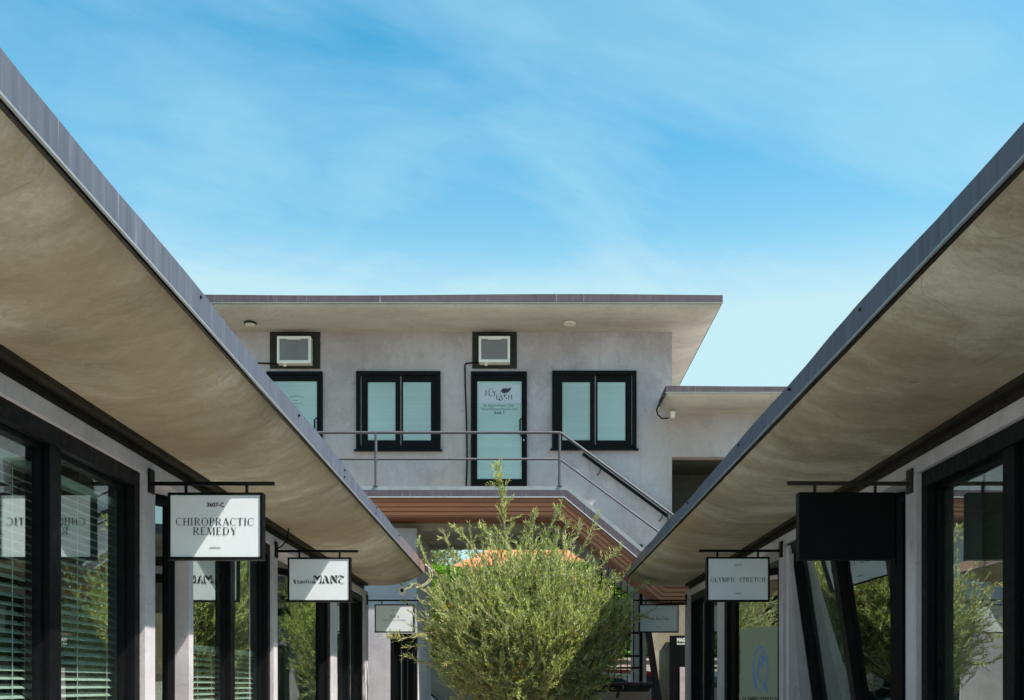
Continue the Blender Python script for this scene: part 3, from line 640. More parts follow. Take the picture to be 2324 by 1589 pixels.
# upper wall, cut round the stair; passage below
up = MB()
up.prism([(-9, 2.76+EYE), (.9, 2.76+EYE), (2.55, EYE+1.55), (2.69, EYE+1.55), (2.69, zs), (-9, zs)], 'y', YW, 20.9)
build('wall', up, M['facade'], rear)
rw = MB().box(2.69, 9, YW, YW+.25, Z(1037, YW), Z(940, YW)+.03).box(4.35, 9, YW, YW+.25, EYE+1.0, Z(1037, YW))
build('wall', rw, M['facade'], rear)
build('passage_lining', MB().box(2.69, 4.36, YW+1.6, YW+1.8, EYE+1.0, EYE+4.9).box(2.69, 4.36, YW+.26, YW+1.6, Z(1037, YW), Z(1037, YW)+.05).box(4.36, 4.4, YW+.26, YW+1.8, EYE+1., EYE+4.2), M['room'], rear)
def cove_roof(name, x0, x1, y0, y1, hs_, hb_, ht_, r, ex0, ex1, par, mat, fmat, fasc=True):
    """roof slab with rounded soffit edges on the front (y0) and optionally the x0 / x1 sides"""
    def grid(a, b, ea, eb):
        g = set([a, b])
        for i in range(11):
            t = (i/10)**1.8*r
            if ea: g.add(a+t)
            if eb: g.add(b-t)
        st = (b-a)/24
        for i in range(25): g.add(a+st*i)
        return sorted(g)
    xs = grid(x0, x1, ex0, ex1); ys = grid(y0, y1, True, True); v = []
    for y in ys:
        for x in xs:
            u = min(y-y0, y1-y, (x-x0) if ex0 else 9, (x1-x) if ex1 else 9)
            v.append((x, y, hs_+(hb_-hs_)*cove(max(0, u)/r)))
    nx = len(xs); f = [(j*nx+i, j*nx+i+1, (j+1)*nx+i+1, (j+1)*nx+i) for j in range(len(ys)-1) for i in range(nx-1)]
    o = len(v); v += [(x0, y0, ht_-.01), (x1, y0, ht_-.01), (x1, y1, ht_-.01), (x0, y1, ht_-.01)]
    f.append((o, o+1, o+2, o+3))
    b0 = list(range(nx)); f.append(tuple(b0)+(o+1, o)); f.append(tuple(range((len(ys)-1)*nx, len(ys)*nx))+(o+2, o+3))
    f.append(tuple(j*nx for j in range(len(ys)))+(o+3, o)); f.append(tuple(j*nx+nx-1 for j in range(len(ys)))+(o+2, o+1))
    ro = build(name, MB().poly(v, f), mat, par, smooth=True, recalc=True)
    e = .02; fm = MB(); n = 30
    for i in range(n):
        a = x0-e+(x1-x0+2*e)*i/n; b = x0-e+(x1-x0+2*e)*(i+1)/n
        w1 = .012*math.sin(a*.8+1); w2 = .012*math.sin(b*.8+1)
        fm.hexa([(a, y0-e, hb_+w1*.6), (b, y0-e, hb_+w2*.6), (b, y0, hb_+w2*.6), (a, y0, hb_+w1*.6), (a, y0-e, ht_+w1), (b, y0-e, ht_+w2), (b, y0, ht_+w2), (a, y0, ht_+w1)])
    if ex1: fm.box(x1, x1+e, y0, y1, hb_-.004, ht_)
    if ex0: fm.box(x0-e, x0, y0, y1, hb_-.004, ht_)
    build('fascia', fm, fmat, ro)
    build('drip_edge', MB().box(x0-e-.004, x1+e+.004, y0-e-.006, y0+.01, hb_-.016, hb_-.004), M['lip'], ro)
    return ro
cove_roof('roof', -9, 3.41, 17.68, 23.4, zs, Z(686, 17.66), Z(669, 17.66), .55, False, True, rear, M['facsoff'], M['fascia2'])
cove_roof('lower_roof', 2.47, 9, 17.7, 23.4, Z(940, YW), Z(890, 17.7), Z(876.5, 17.7), .42, True, False, rear, M['facsoff'], M['fascia2'])
def win(xa, xb, ya, yb, panes, label):
    y = YW; x0, x1, z1, z0 = X(xa, y), X(xb, y), Z(ya, y), Z(yb, y); fr = MB(); b = .075
    fr.box(x0, x1, y-.05, y, z1-b, z1); fr.box(x0, x1, y-.05, y, z0, z0+b); fr.box(x0, x0+b, y-.05, y, z0+b, z1-b); fr.box(x1-b, x1, y-.05, y, z0+b, z1-b)
    for i, (pa, pb, pc, pd) in enumerate(panes):
        a, c, e, f = X(pa, y), X(pb, y), Z(pc, y), Z(pd, y); pr = .028 if i == 0 else .016; k = .11
        la = max(x0+b, a-k) ; lb = min(x1-b, c+k)
        if i == 0 : lb = c+.085
        else: la = a-.03
        fr.box(la, a, y-pr, y, z0+b, z1-b); fr.box(c, lb, y-pr, y, z0+b, z1-b); fr.box(a, c, y-pr, y, e, z1-b); fr.box(a, c, y-pr, y, z0+b, f)
    o = build('window', fr, M['rail' if 0 else 'black'], rear)
    for (pa, pb, pc, pd) in panes: build('pane', MB().box(X(pa, y), X(pb, y), y-.008, y, Z(pd, y), Z(pc, y)), M['frost'], o)
    build('sill', MB().box(x0-.035, x1+.035, y-.085, y, z0-.025, z0-.001), M['black'], o)
    return o
win(809, 1000, 844, 1022, [(835, 898, 868, 1000), (915, 978, 868, 1000)], '')
win(1253, 1444, 843, 1020, [(1276, 1339, 868, 1000), (1356, 1419, 868, 1000)], '')
def updoor(x0p, x1p, gx0, gx1):
    y = YW; x0, x1 = X(x0p, y), X(x1p, y); z1, z0 = Z(845, y), T
    g0, g1 = X(gx0, y), X(gx1, y); gz0, gz1 = Z(1088, y), Z(866, y)
    fr = MB().box(x0, x0+.05, y-.06, y, z0, z1).box(x1-.05, x1, y-.06, y, z0, z1).box(x0+.05, x1-.05, y-.06, y, z1-.06, z1)
    fr.box(x0+.05, g0, y-.03, y, z0, z1-.06).box(g1, x1-.05, y-.03, y, z0, z1-.06).box(g0, g1, y-.03, y, gz1, z1-.06).box(g0, g1, y-.03, y, z0, gz0)
    o = build('door', fr, M['black'], rear)
    build('pane', MB().box(g0, g1, y-.009, y, gz0, gz1), M['frost'], o)
    hx = g1-.03; za, zb = Z(952, y), Z(992, y)
    h = MB().tube([(hx+.05, y-.03, za+.0), (hx+.03, y-.08, za), (hx, y-.09, za-.03), (hx, y-.09, zb+.03), (hx+.03, y-.08, zb), (hx+.05, y-.03, zb)], .014, 8)
    build('handle', h, M['black'], o, smooth=True)
    build('lock', MB().lathe((g1+.05, y-.03, Z(1000, y)), [(.022, 0), (.022, -.012), (.012, -.016)], 14, 'y'), M['silver'], o)
    return o, (g0+g1)/2, g0, g1
dR, cxr, g0, g1 = updoor(1069, 1196, 1083, 1184)
dL, cxl, h0, h1 = updoor(606, 733, 620, 720)
# door film and writing
def fly():
    y = YW-.0125
    o = build('door_sign', MB().box(g0+.005, g1-.005, y, y+.003, Z(915, YW), Z(873, YW)), M['paper'])
    tag(o, 'pale film with black FLY LASH and eye mark on the upper door, opening text below', 'sign')
    k = 140/1589*.9296; fx = lambda a: X(1160*.9296+a*k, YW); fz = lambda b: Z(900*.9296+b*k, YW)
    P = []
    def V(x, a, b, w=22): P.append([(x-w/2, a), (x+w/2, a), (x+w/2, b), (x-w/2, b)])
    V(297, 612, 768); P.append([(285, 612), (345, 612), (345, 620), (285, 620)]); P.append([(300, 684), (350, 678), (350, 690), (300, 690)])
    V(388, 612, 768); P.append([(345, 608), (400, 580), (465, 560), (530, 580), (465, 568), (400, 592)]); P.append([(388, 758), (470, 745), (470, 768), (388, 768)])
    P.append([(478, 615), (505, 615), (540, 690), (530, 715)]); V(532, 690, 768); P.append([(538, 690), (570, 612), (580, 620), (545, 705)])
    V(602, 728, 866); P.append([(602, 856), (690, 850), (735, 905), (690, 895), (650, 875), (602, 866)])
    P.append([(705, 728), (722, 735), (775, 866), (745, 866)]); P.append([(700, 740), (712, 735), (670, 866), (655, 866)])
    P.append([(890, 728), (830, 725), (805, 760), (880, 820), (885, 855), (810, 860), (860, 850), (860, 820), (790, 780), (810, 735)]); V(932, 728, 866); V(1013, 728, 866); P.append([(932, 792), (1013, 792), (1013, 800), (932, 800)])
    E = [[(675, 670), (720, 605), (790, 570), (860, 565), (800, 590), (735, 635)], [(675, 668), (760, 690), (850, 690), (920, 650), (860, 680), (760, 680)]]
    E.append([(770+70*math.cos(t)+30, 630+50*math.sin(t)) for t in [i*math.pi/8 for i in range(16)]])
    rn = random.Random(5)
    for i in range(26):
        t = i/25; bx, bz = 740+200*t, 590+30*t+rn.uniform(-8, 8); ex = bx+30+60*t+rn.uniform(-10, 20); ez = bz-50-55*t*(1 if i % 2 else .7)
        E.append([(bx-7, bz), (ex, ez), (bx+9, bz+4)])
    for i in range(12):
        t = i/11; bx, bz = 800+130*t, 690-40*t; E.append([(bx-5, bz), (bx+12+30*t, bz+30*(1-t)), (bx+7, bz-4)])
    E.append([(860, 580), (940, 570), (990, 530), (975, 600), (920, 650), (860, 670)])
    build('lettering', poly_px(P+E, fx, fz, y-.0006), M['ink'], o, recalc=False)
    t = [text_mb('By Appointment Only', .068, 0, fz(1025), y, sx=1.1), text_mb('FlyLashBeautyStudio.com', .066, 0, fz(1125), y, sx=1.12), text_mb('Suite 7', .074, 0, fz(1228), y, sx=1.1, bold=.002)]
    for m_, cxp, wd in zip(t, (652, 668, 668), (850, 1010, 300)):
        ex = max(v[0] for v in m_.v)-min(v[0] for v in m_.v); kk = wd*k*YW/F/ex; m_.v = [(fx(cxp)+v[0]*kk, YW-.0100, v[2]) for v in m_.v]
    build('lettering', merge(*t), M['teal_ink'], o, recalc=False)
    # arc of small unreadable script on the left door
    k2 = 110/1457*.9296; fx2 = lambda a: X(690*.9296+a*k2, YW); fz2 = lambda b: Z(950*.9296+b*k2, YW); S = []; rn = random.Random(2)
    def dash(cx_, cz_, ang, w_, h_):
        c, s_ = math.cos(ang), math.sin(ang); S.append([(cx_+c*dx-s_*dz, cz_+s_*dx+c*dz) for dx, dz in ((-w_/2, -h_/2), (w_/2, -h_/2), (w_/2, h_/2), (-w_/2, h_/2))])
    for i in range(34):
        a = R(-125+75*i/33); dash(455+400*math.cos(a)*.95, 560+330*math.sin(a), a+math.pi/2+rn.uniform(-.6, .6), rn.uniform(5, 12), rn.uniform(16, 30))
    for (xa, xb, zc) in ((330, 500, 380), (340, 630, 475), (430, 520, 578)):
        x = xa
        while x < xb: dash(x, zc+rn.uniform(-5, 5), rn.uniform(-.5, .5), rn.uniform(6, 11), rn.uniform(20, 34)); x += 17
    b = thing('door_lettering', (fx2(455), YW-.0095, fz2(578)), 'small dark arched script on the frosted glass of the left upper door', 'lettering')
    k1 = S[:34]; rest = S[34:]; rows = {}
    for q in rest: rows.setdefault(min((380, 475, 578), key=lambda c: abs(c-q[0][1])), []).append(q)
    build('arched_line', poly_px(k1, fx2, fz2, YW-.0095), M['teal_ink'], b, recalc=False)
    for q in rows.values(): build('text_line', poly_px(q, fx2, fz2, YW-.0095), M['teal_ink'], b, recalc=False)
fly()
# balcony and stair cladding swept along one path with mitred corners
PATH = [(-9, T), (.75, T), (2.49, T-1.44), (8, T-1.44)]
def sweep(d0, d1, ya, yb):
    P = [Vector(p) for p in PATH]; offs = []
    for i in range(len(P)):
        ns = []
        if i > 0: d = (P[i]-P[i-1]).normalized(); ns.append(Vector((d.y, -d.x)))
        if i < len(P)-1: d = (P[i+1]-P[i]).normalized(); ns.append(Vector((d.y, -d.x)))
        ns = [n if n.y < 0 else -n for n in ns]
        if len(ns) == 1: offs.append(ns[0])
        else: b = (ns[0]+ns[1]).normalized(); offs.append(b/b.dot(ns[0]))
    mb = MB(); v = []
    for p, o in zip(P, offs):
        a = p+o*d0; b = p+o*d1; v += [(a.x, ya, a.y), (b.x, ya, b.y), (b.x, yb, b.y), (a.x, yb, a.y)]
    f = [(i*4+j, i*4+(j+1) % 4, (i+1)*4+(j+1) % 4, (i+1)*4+j) for i in range(len(P)-1) for j in range(4)]
    f += [(0, 1, 2, 3), tuple((len(P)-1)*4+j for j in range(4))]
    return mb.poly(v, f)
y0 = 17.25
balc = thing('balcony_stair', (0, y0, T-.5), 'balcony and descending stair edged in grey metal with reddish timber cladding below', 'stairs')
build('flashing', sweep(-.0, .075, y0+.05, y0+.4), M['lip'], balc)
build('metal_band', sweep(.076, .19, y0-.02, y0+.4), M['fascia2'], balc)
build('edge_trim', sweep(.191, .205, y0-.035, y0+.1), M['silver'], balc)
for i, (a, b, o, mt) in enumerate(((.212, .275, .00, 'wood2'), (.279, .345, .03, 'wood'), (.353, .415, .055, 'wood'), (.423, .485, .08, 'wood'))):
    build('cladding_board', sweep(a, b, y0+o, y0+o+.04), M[mt], balc)
build('backing', sweep(.206, .49, y0+.125, y0+.135), M['black'], balc)
build('floor_slab', sweep(.02, .205, y0+.41, YW-.003), M['concrete'], balc)
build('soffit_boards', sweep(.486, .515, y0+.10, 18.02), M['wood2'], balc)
# beam and passage ceiling
build('beam', MB().box(-9, 1.35, 18.03, 18.3, EYE+2.71, EYE+3.1), M['concrete'], rear)
build('passage_ceiling', MB().box(-9, .95, 18.301, 18.61, EYE+2.73, EYE+2.755).box(-9, 3.2, 18.61, 20.6, EYE+2.73, EYE+2.755), M['concrete'], rear)
# ground floor piers
gw = MB().box(-9, -2.32, 17.75, 20.5, 0, EYE+2.72).box(-2.32, -1.86, 17.75, 20.5, EYE+.895, EYE+2.72).box(-2.32, -1.86, 17.95, 20.5, 0, EYE+.895)
build('pier', gw, M['wall'], rear)
dk = MB().box(-2.319, -2.26, 17.78, 17.94, 0, EYE+.893).box(-1.92, -1.862, 17.78, 17.94, 0, EYE+.893).box(-2.26, -1.92, 17.78, 17.94, EYE+.80, EYE+.893).box(-2.26, -1.92, 17.86, 17.94, 0, EYE+.8)
dd_ = build('door', dk, M['black'], rear)
build('mullion', MB().box(-2.14, -2.128, 17.83, 17.86, 0, EYE+.8).box(-2.03, -2.018, 17.83, 17.86, 0, EYE+.8), M['rail'], dd_)
# right end pieces
cs = MB(); tn = .15
xb = lambda z: 2.08+.08+tn*(EYE+.88-z)
cs.poly([(xb(0), 17.3, 0), (6, 17.3, 0), (6, 17.3, EYE+1.35), (xb(EYE+1.35), 17.3, EYE+1.35), (xb(0), 18.0, 0), (6, 18.0, 0), (6, 18.0, EYE+1.35), (xb(EYE+1.35), 18.0, EYE+1.35)], [(0, 1, 2, 3), (4, 5, 6, 7), (0, 1, 5, 4), (1, 2, 6, 5), (2, 3, 7, 6), (3, 0, 4, 7)])
build('battered_wall', cs, M['soffit'], rear)
st = MB(); z1_ = EYE+1.3
st.poly([(xb(0)-.09, 17.27, 0), (xb(0)-.002, 17.27, 0), (xb(z1_)-.002, 17.27, z1_), (xb(z1_)-.09, 17.27, z1_), (xb(0)-.09, 17.5, 0), (xb(0)-.002, 17.5, 0), (xb(z1_)-.002, 17.5, z1_), (xb(z1_)-.09, 17.5, z1_)], [(0, 1, 2, 3), (4, 5, 6, 7), (0, 1, 5, 4), (1, 2, 6, 5), (2, 3, 7, 6), (3, 0, 4, 7)])
build('leaning_post', st, M['black'], rear)
build('column', MB().box(X(1436, 19.5), X(1467, 19.5), 19.5, 19.9, 0, EYE+2.72), M['wall'], rear, bevel=.01)
# black notice board
nb = thing('notice_board', (2.6, 17.2, .4), 'black notice board with white capital letters behind the far right pilaster', 'sign')
build('board', MB().box(X(1520, 17.25), X(1600, 17.25), 17.22, 17.27, EYE-.6, Z(1443, 17.25)), M['black'], nb)
build('lettering', text_mb('MAGN', .085, X(1536.5, 17.2), Z(1452, 17.2)-.005, 17.215, 'LEFT', .005, .75), M['white'], nb, recalc=False)
build('lettering', text_mb('BUILDING', .042, X(1536.5, 17.2), Z(1461, 17.2)-.003, 17.215, 'LEFT', .002, .85), M['white'], nb, recalc=False)
build('notice_sheet', MB().box(X(1543, 17.2), X(1600, 17.2), 17.205, 17.215, EYE-.5, Z(1514, 17.2)), M['concave'], nb)

# ------------------------------------------------------------------ railings
def railing():
    yr = 17.32; root = thing('balcony_railing', (X(1270, yr), yr, T), 'dark grey tubular railing along the balcony and down the stair', 'railing')
    r = .024; zt, zm = Z(982, yr), Z(1042, yr); xp = X(1270, yr); xe = 3.0; sl_ = .735
    build('top_rail', MB().tube([(-8.5, yr, zt), (xp-.02, yr, zt), (xp+.03, yr, zt-.01), (xe, yr, zt-.01-(xe-xp-.03)*sl_)], r, 10), M['rail'], root, smooth=True)
    build('middle_rail', MB().tube([(-8.5, yr, zm), (xp, yr, zm), (xe, yr, zm-(xe-xp)*sl_)], r*.8, 10), M['rail'], root, smooth=True)
    for xd in (853, 1270): build('post', MB().tube([(X(xd, yr), yr, T-.02), (X(xd, yr), yr, zt)], r, 10).lathe((X(xd, yr), yr, T-.0), [(.05, 0), (.05, .012)], 12), M['rail'], root, smooth=True)
    for xx in (-4.6, -6.8): build('post', MB().tube([(xx, yr, T-.02), (xx, yr, zt)], r, 10), M['rail'], root, smooth=True)
    build('post', MB().tube([(2.45, yr, T-1.5), (2.45, yr, zt-.01-(2.45-xp)*sl_)], r, 10), M['rail'], root, smooth=True)
    yh = 18.52; a = (X(1323, yh), yh, Z(1030, yh)); b = (X(1575, yh), yh, Z(1216, yh))
    h = thing('wall_handrail', (a[0], yh, a[2]-.3), 'short black handrail fixed to the wall beside the stair', 'handrail')
    build('rail', MB().tube([a, b], .03, 10), M['black'], h, smooth=True)
    for t in (.16, .72):
        p = Vector(a).lerp(Vector(b), t); build('bracket', MB().tube([p+Vector((0, 0, -.02)), p+Vector((-.02, .0, -.10)), p+Vector((-.06, .08, -.14))], .009, 6), M['black'], h)
railing()

# ------------------------------------------------------------------ air conditioners, pipes, lights, camera
def ac(x0p, x1p, y0p, y1p, pa, pb, pc, pd, label, pipe, plabel):
    y = YW; root = thing('air_conditioner', ((X(pa, y)+X(pb, y))/2, y, Z(pd, y)), label, 'air conditioner', 'wall air conditioners over the upper doors')
    build('mounting_panel', MB().box(X(pa, y), X(pb, y), y-.022, y, Z(pd, y), Z(pc, y)), M['panel'], root)
    yf = y-.20; x0, x1, z1, z0 = X(x0p, yf), X(x1p, yf), Z(y0p, yf), Z(y1p, yf)
    build('casing', MB().box(x0, x1, yf+.02, y-.023, z0, z1), M['cream'], root, bevel=.008)
    b = .05; fr = MB().box(x0-.003, x1+.003, yf, yf+.019, z1-.045, z1).box(x0-.003, x1+.003, yf, yf+.019, z0-.0, z0+b).box(x0-.003, x0+.04, yf, yf+.019, z0+b, z1-.045).box(x1-.04, x1+.003, yf, yf+.019, z0+b, z1-.045)
    fr.box((x0+x1)/2-.12, (x0+x1)/2+.12, yf-.001, yf+.012, z1-.06, z1-.045)
    build('front_frame', fr, M['white'], root)
    gmb = MB().box(x0+.04, x1-.04, yf+.012, yf+.0195, z0+b, z1-.045)
    zz_ = z0+b+.008
    while zz_ < z1-.05: gmb.box(x0+.041, x1-.041, yf+.002, yf+.0125, zz_, zz_+.010); zz_ += .024
    build('grille', gmb, M['grille'], root)
    build('drain_spout', MB().box(x0+.10, x0+.15, yf+.05, yf+.1, z0-.035, z0), M['white'], root)
    pts = [(X(a, y-.03), y-.03, Z(b_, y-.03)) for a, b_ in pipe]
    pp = build('drain_pipe', MB().tube(pts, .014, 8), M['black'], None, smooth=True); tag(pp, plabel, 'pipe')
ac(629, 705, 763, 824, 613, 727, 754, 837, 'white wall air conditioner on a black panel above the left upper door, behind the eave', [(640, 826), (560, 823)], 'short black horizontal drain pipe from the left air conditioner')
ac(1087, 1157, 763, 822, 1072, 1173, 754, 837, 'white wall air conditioner on a black panel above the FLY LASH door', [(1100, 822), (1075, 823), (1057, 825), (1055, 829), (1056, 880), (1059, 960), (1060, 1040), (1058, 1118)], 'thin black drain pipe running down the wall beside the FLY LASH door')
def down(xd, label, rimmat):
    d = .11; y = 6.41*F/822; x = X(xd, y)
    root = thing('ceiling_light', (x, y, zs), label, 'ceiling light', 'round lights in the upper soffit')
    build('rim', MB().lathe((x, y, zs-.028), [(d-.012, 0), (d, .004), (d, .03)], 28), rimmat, root, smooth=True)
    build('lens', MB().lathe((x, y, zs-.032), [(d-.025, 0), (d-.015, .003)], 28), M['cream'], root)
down(568, 'round ceiling light with dark rim in the upper soffit, left one', M['bronze']); down(1293, 'round ceiling light with white rim in the upper soffit, right one', M['cream'])
# flood lamp with conduit
yl = 18.35; wl = thing('wall_lamp', (X(1527, yl), yl, Z(948, yl)), 'white cone shaped lamp under the lower roof corner with a bent conduit', 'lamp')
build('shade', MB().lathe((X(1527, yl), yl, Z(935, yl)), [(.055, 0), (.055, -.03), (.045, -.035), (.04, -.09), (.02, -.11)], 16), M['white'], wl, smooth=True)
cp = [(X(1503, 17.9), 17.86, Z(905, 17.9)), (X(1496, 18), 18.0, Z(917, 18)), (X(1491, 18.2), 18.25, Z(928, 18.2)), (X(1493, 18.4), 18.4, Z(942, 18.4)), (X(1503, 18.45), 18.45, Z(950, 18.45)), (X(1517, 18.4), 18.4, Z(949, 18.4))]
build('conduit', MB().tube(cp, .014, 8), M['bronze'], wl, smooth=True)
# security camera at end of left eave
yc = 15.7; sc_ = thing('security_camera', (X(914, yc), yc, EYE+1.42), 'small white security camera under the far end of the left eave', 'camera')
cxm, czm = X(914, yc), Z(1341, yc)
build('mount', MB().lathe((cxm, yc+.02, EYE+1.50), [(.045, .07), (.045, .04), (.02, .03), (.02, -.02)], 16), M['white'], sc_, smooth=True)
build('body', MB().lathe((cxm, yc, czm), [(.04, .12), (.066, .10), (.07, -.08), (.06, -.09)], 18, 'y'), M['white'], sc_, smooth=True)
build('lens', MB().lathe((cxm, yc, czm), [(.03, -.091), (.02, -.095)], 16, 'y'), M['ink'], sc_)
for i, (off, lb) in enumerate(((0, 'inner beige cable looping round the end of the left eave'), (.05, 'outer beige cable looping round the end of the left eave'))):
    ye = 16.13
    pts = [(-1.56+.05-off, ye, EYE+1.88+off*.5), (-1.50+off*.6, ye+.01, EYE+1.82), (-1.475+off*.7, ye+.01, EYE+1.72), (-1.53+off*.7, ye, EYE+1.62), (-1.66+off*.5, ye-.03, EYE+1.55-off*.3), (-1.8, ye-.15, EYE+1.545-off*.1), (X(925, yc)-.0, yc+.06, EYE+1.52)]
    sm = []
    for k in range(len(pts)-1):
        p0 = Vector(pts[max(0, k-1)]); p1 = Vector(pts[k]); p2 = Vector(pts[k+1]); p3 = Vector(pts[min(len(pts)-1, k+2)])
        for j in range(5):
            t = j/5; sm.append(.5*((2*p1)+(p2-p0)*t+(2*p0-5*p1+4*p2-p3)*t*t+(3*p1-p0-3*p2+p3)*t**3))
    sm.append(Vector(pts[-1])); c = build('cable', MB().tube(sm, .011, 6), M['cable'], None, smooth=True); tag(c, lb, 'cable')
# ceiling fan in the passage
fan = thing('ceiling_fan', (.3, 18.9, EYE+2.55), 'black ceiling fan under the passage ceiling behind the olive tree', 'fan')
build('motor', MB().lathe((.3, 18.9, EYE+2.56), [(.05, -.02), (.10, 0), (.10, .08), (.03, .1), (.02, .17)], 18), M['black'], fan, smooth=True)
for k in range(4):
    a = R(20+90*k); c, s_ = math.cos(a), math.sin(a)
    q = lambda u, v_, z: (.3+c*u-s_*v_, 18.9+s_*u+c*v_, EYE+2.6+z)
    build('blade', MB().hexa([q(.1, -.05, -.01), (q(.72, -.07, -.015)), q(.72, .07, .015), q(.1, .05, .01), q(.1, -.05, 0), q(.72, -.07, -.005), q(.72, .07, .025), q(.1, .05, .02)]), M['black'], fan)
# small cable near the second bracket
cbm = MB().tube([(-WL+.02, 10.0, EYE+1.33), (-WL+.05, 10.05, EYE+1.36), (-WL+.09, 10.1, EYE+1.42), (-WL+.10, 10.15, EYE+1.55)], .007, 6)
tag(build('cable', cbm, M['black'], None, smooth=True), 'thin black cable above the bracket of the StudioMANE sign', 'cable')

# ------------------------------------------------------------------ gate and black bin
yg = 18.5; gate = thing('metal_gate', (X(1400, yg), yg, 0), 'tall black metal bar gate at the right side of the passage', 'gate')
zt = Z(1236, yg)
build('post', MB().box(X(1451, yg), X(1458, yg), yg-.03, yg+.03, 0, zt), M['black'], gate)
build('post', MB().box(X(1363, yg), X(1367, yg), yg-.02, yg+.02, 0, zt), M['black'], gate)
for v in (1245, 1436.6, 1489, 1516): build('crossbar', MB().box(X(1367, yg), X(1451, yg), yg-.018, yg+.018, Z(v, yg)-.018, Z(v, yg)+.018), M['black'], gate)
for xd in (1380, 1394.6, 1409.2, 1423.6, 1438): build('bar', MB().box(X(xd, yg)-.009, X(xd, yg)+.009, yg-.009, yg+.009, .1, zt), M['black'], gate)
bn = thing('metal_bin', (1.6, 16.9, 0), 'long black metal storage bin with lid standing at the foot of the gate', 'bin')
build('body', MB().box(X(1345, 16.7), X(1478, 16.7), 16.7, 17.2, 0, EYE-.02), M['panel'], bn, bevel=.01)
build('lid', MB().box(X(1342, 16.7), X(1481, 16.7), 16.67, 17.22, EYE-.018, EYE+.05), M['black'], bn, bevel=.012)
build('hasp', MB().box(1.6, 1.63, 16.655, 16.668, EYE-.06, EYE-.0), M['bronze'], bn)

# ------------------------------------------------------------------ foliage
def leaf_mesh(name, C, D, Ln, Wd, tint, mat, parent, rng):
    """C base points, D unit directions, arrays"""
    n = len(C); r = rng.normal(size=(n, 3)); U = np.cross(D, r); U /= np.linalg.norm(U, axis=1)[:, None]+1e-9
    Nn = np.cross(D, U); L = Ln[:, None]; W2 = (Wd/2)[:, None]
    v = np.empty((n, 4, 3)); v[:, 0] = C; v[:, 1] = C+D*L*.5+U*W2+Nn*L*.05; v[:, 2] = C+D*L; v[:, 3] = C+D*L*.5-U*W2+Nn*L*.05
    v = v.reshape(-1, 3); c = np.array([(v[:, 0].min()+v[:, 0].max())/2, (v[:, 1].min()+v[:, 1].max())/2, v[:, 2].min()])
    me = bpy.data.meshes.new(name); me.vertices.add(4*n); me.vertices.foreach_set('co', (v-c).ravel().astype(np.float32))
    me.loops.add(4*n); me.loops.foreach_set('vertex_index', np.arange(4*n, dtype=np.int32))
    me.polygons.add(n); me.polygons.foreach_set('loop_start', np.arange(0, 4*n, 4, dtype=np.int32))
    try: me.polygons.foreach_set('loop_total', np.full(n, 4, dtype=np.int32))
    except Exception: pass
    at = me.color_attributes.new('tint', 'FLOAT_COLOR', 'POINT')
    tt = np.ones((n, 4, 4), dtype=np.float32); tt[:, :, :3] = tint[:, None, :]; at.data.foreach_set('color', tt.ravel())
    me.materials.append(mat); me.update(); me.validate()
    o = bpy.data.objects.new(name, me); COL.objects.link(o); pw = Vector((0, 0, 0))
    if parent: o.parent = parent; pw = WO[parent.name]
    o.location = Vector(c)-pw; WO[o.name] = Vector(c); return o
def tints(n, rng, cols, p, jit=.25):
    cols = np.array(cols); i = rng.choice(len(cols), n, p=p); return np.clip(cols[i]*(1+rng.uniform(-jit, jit, (n, 1))), 0, 1)
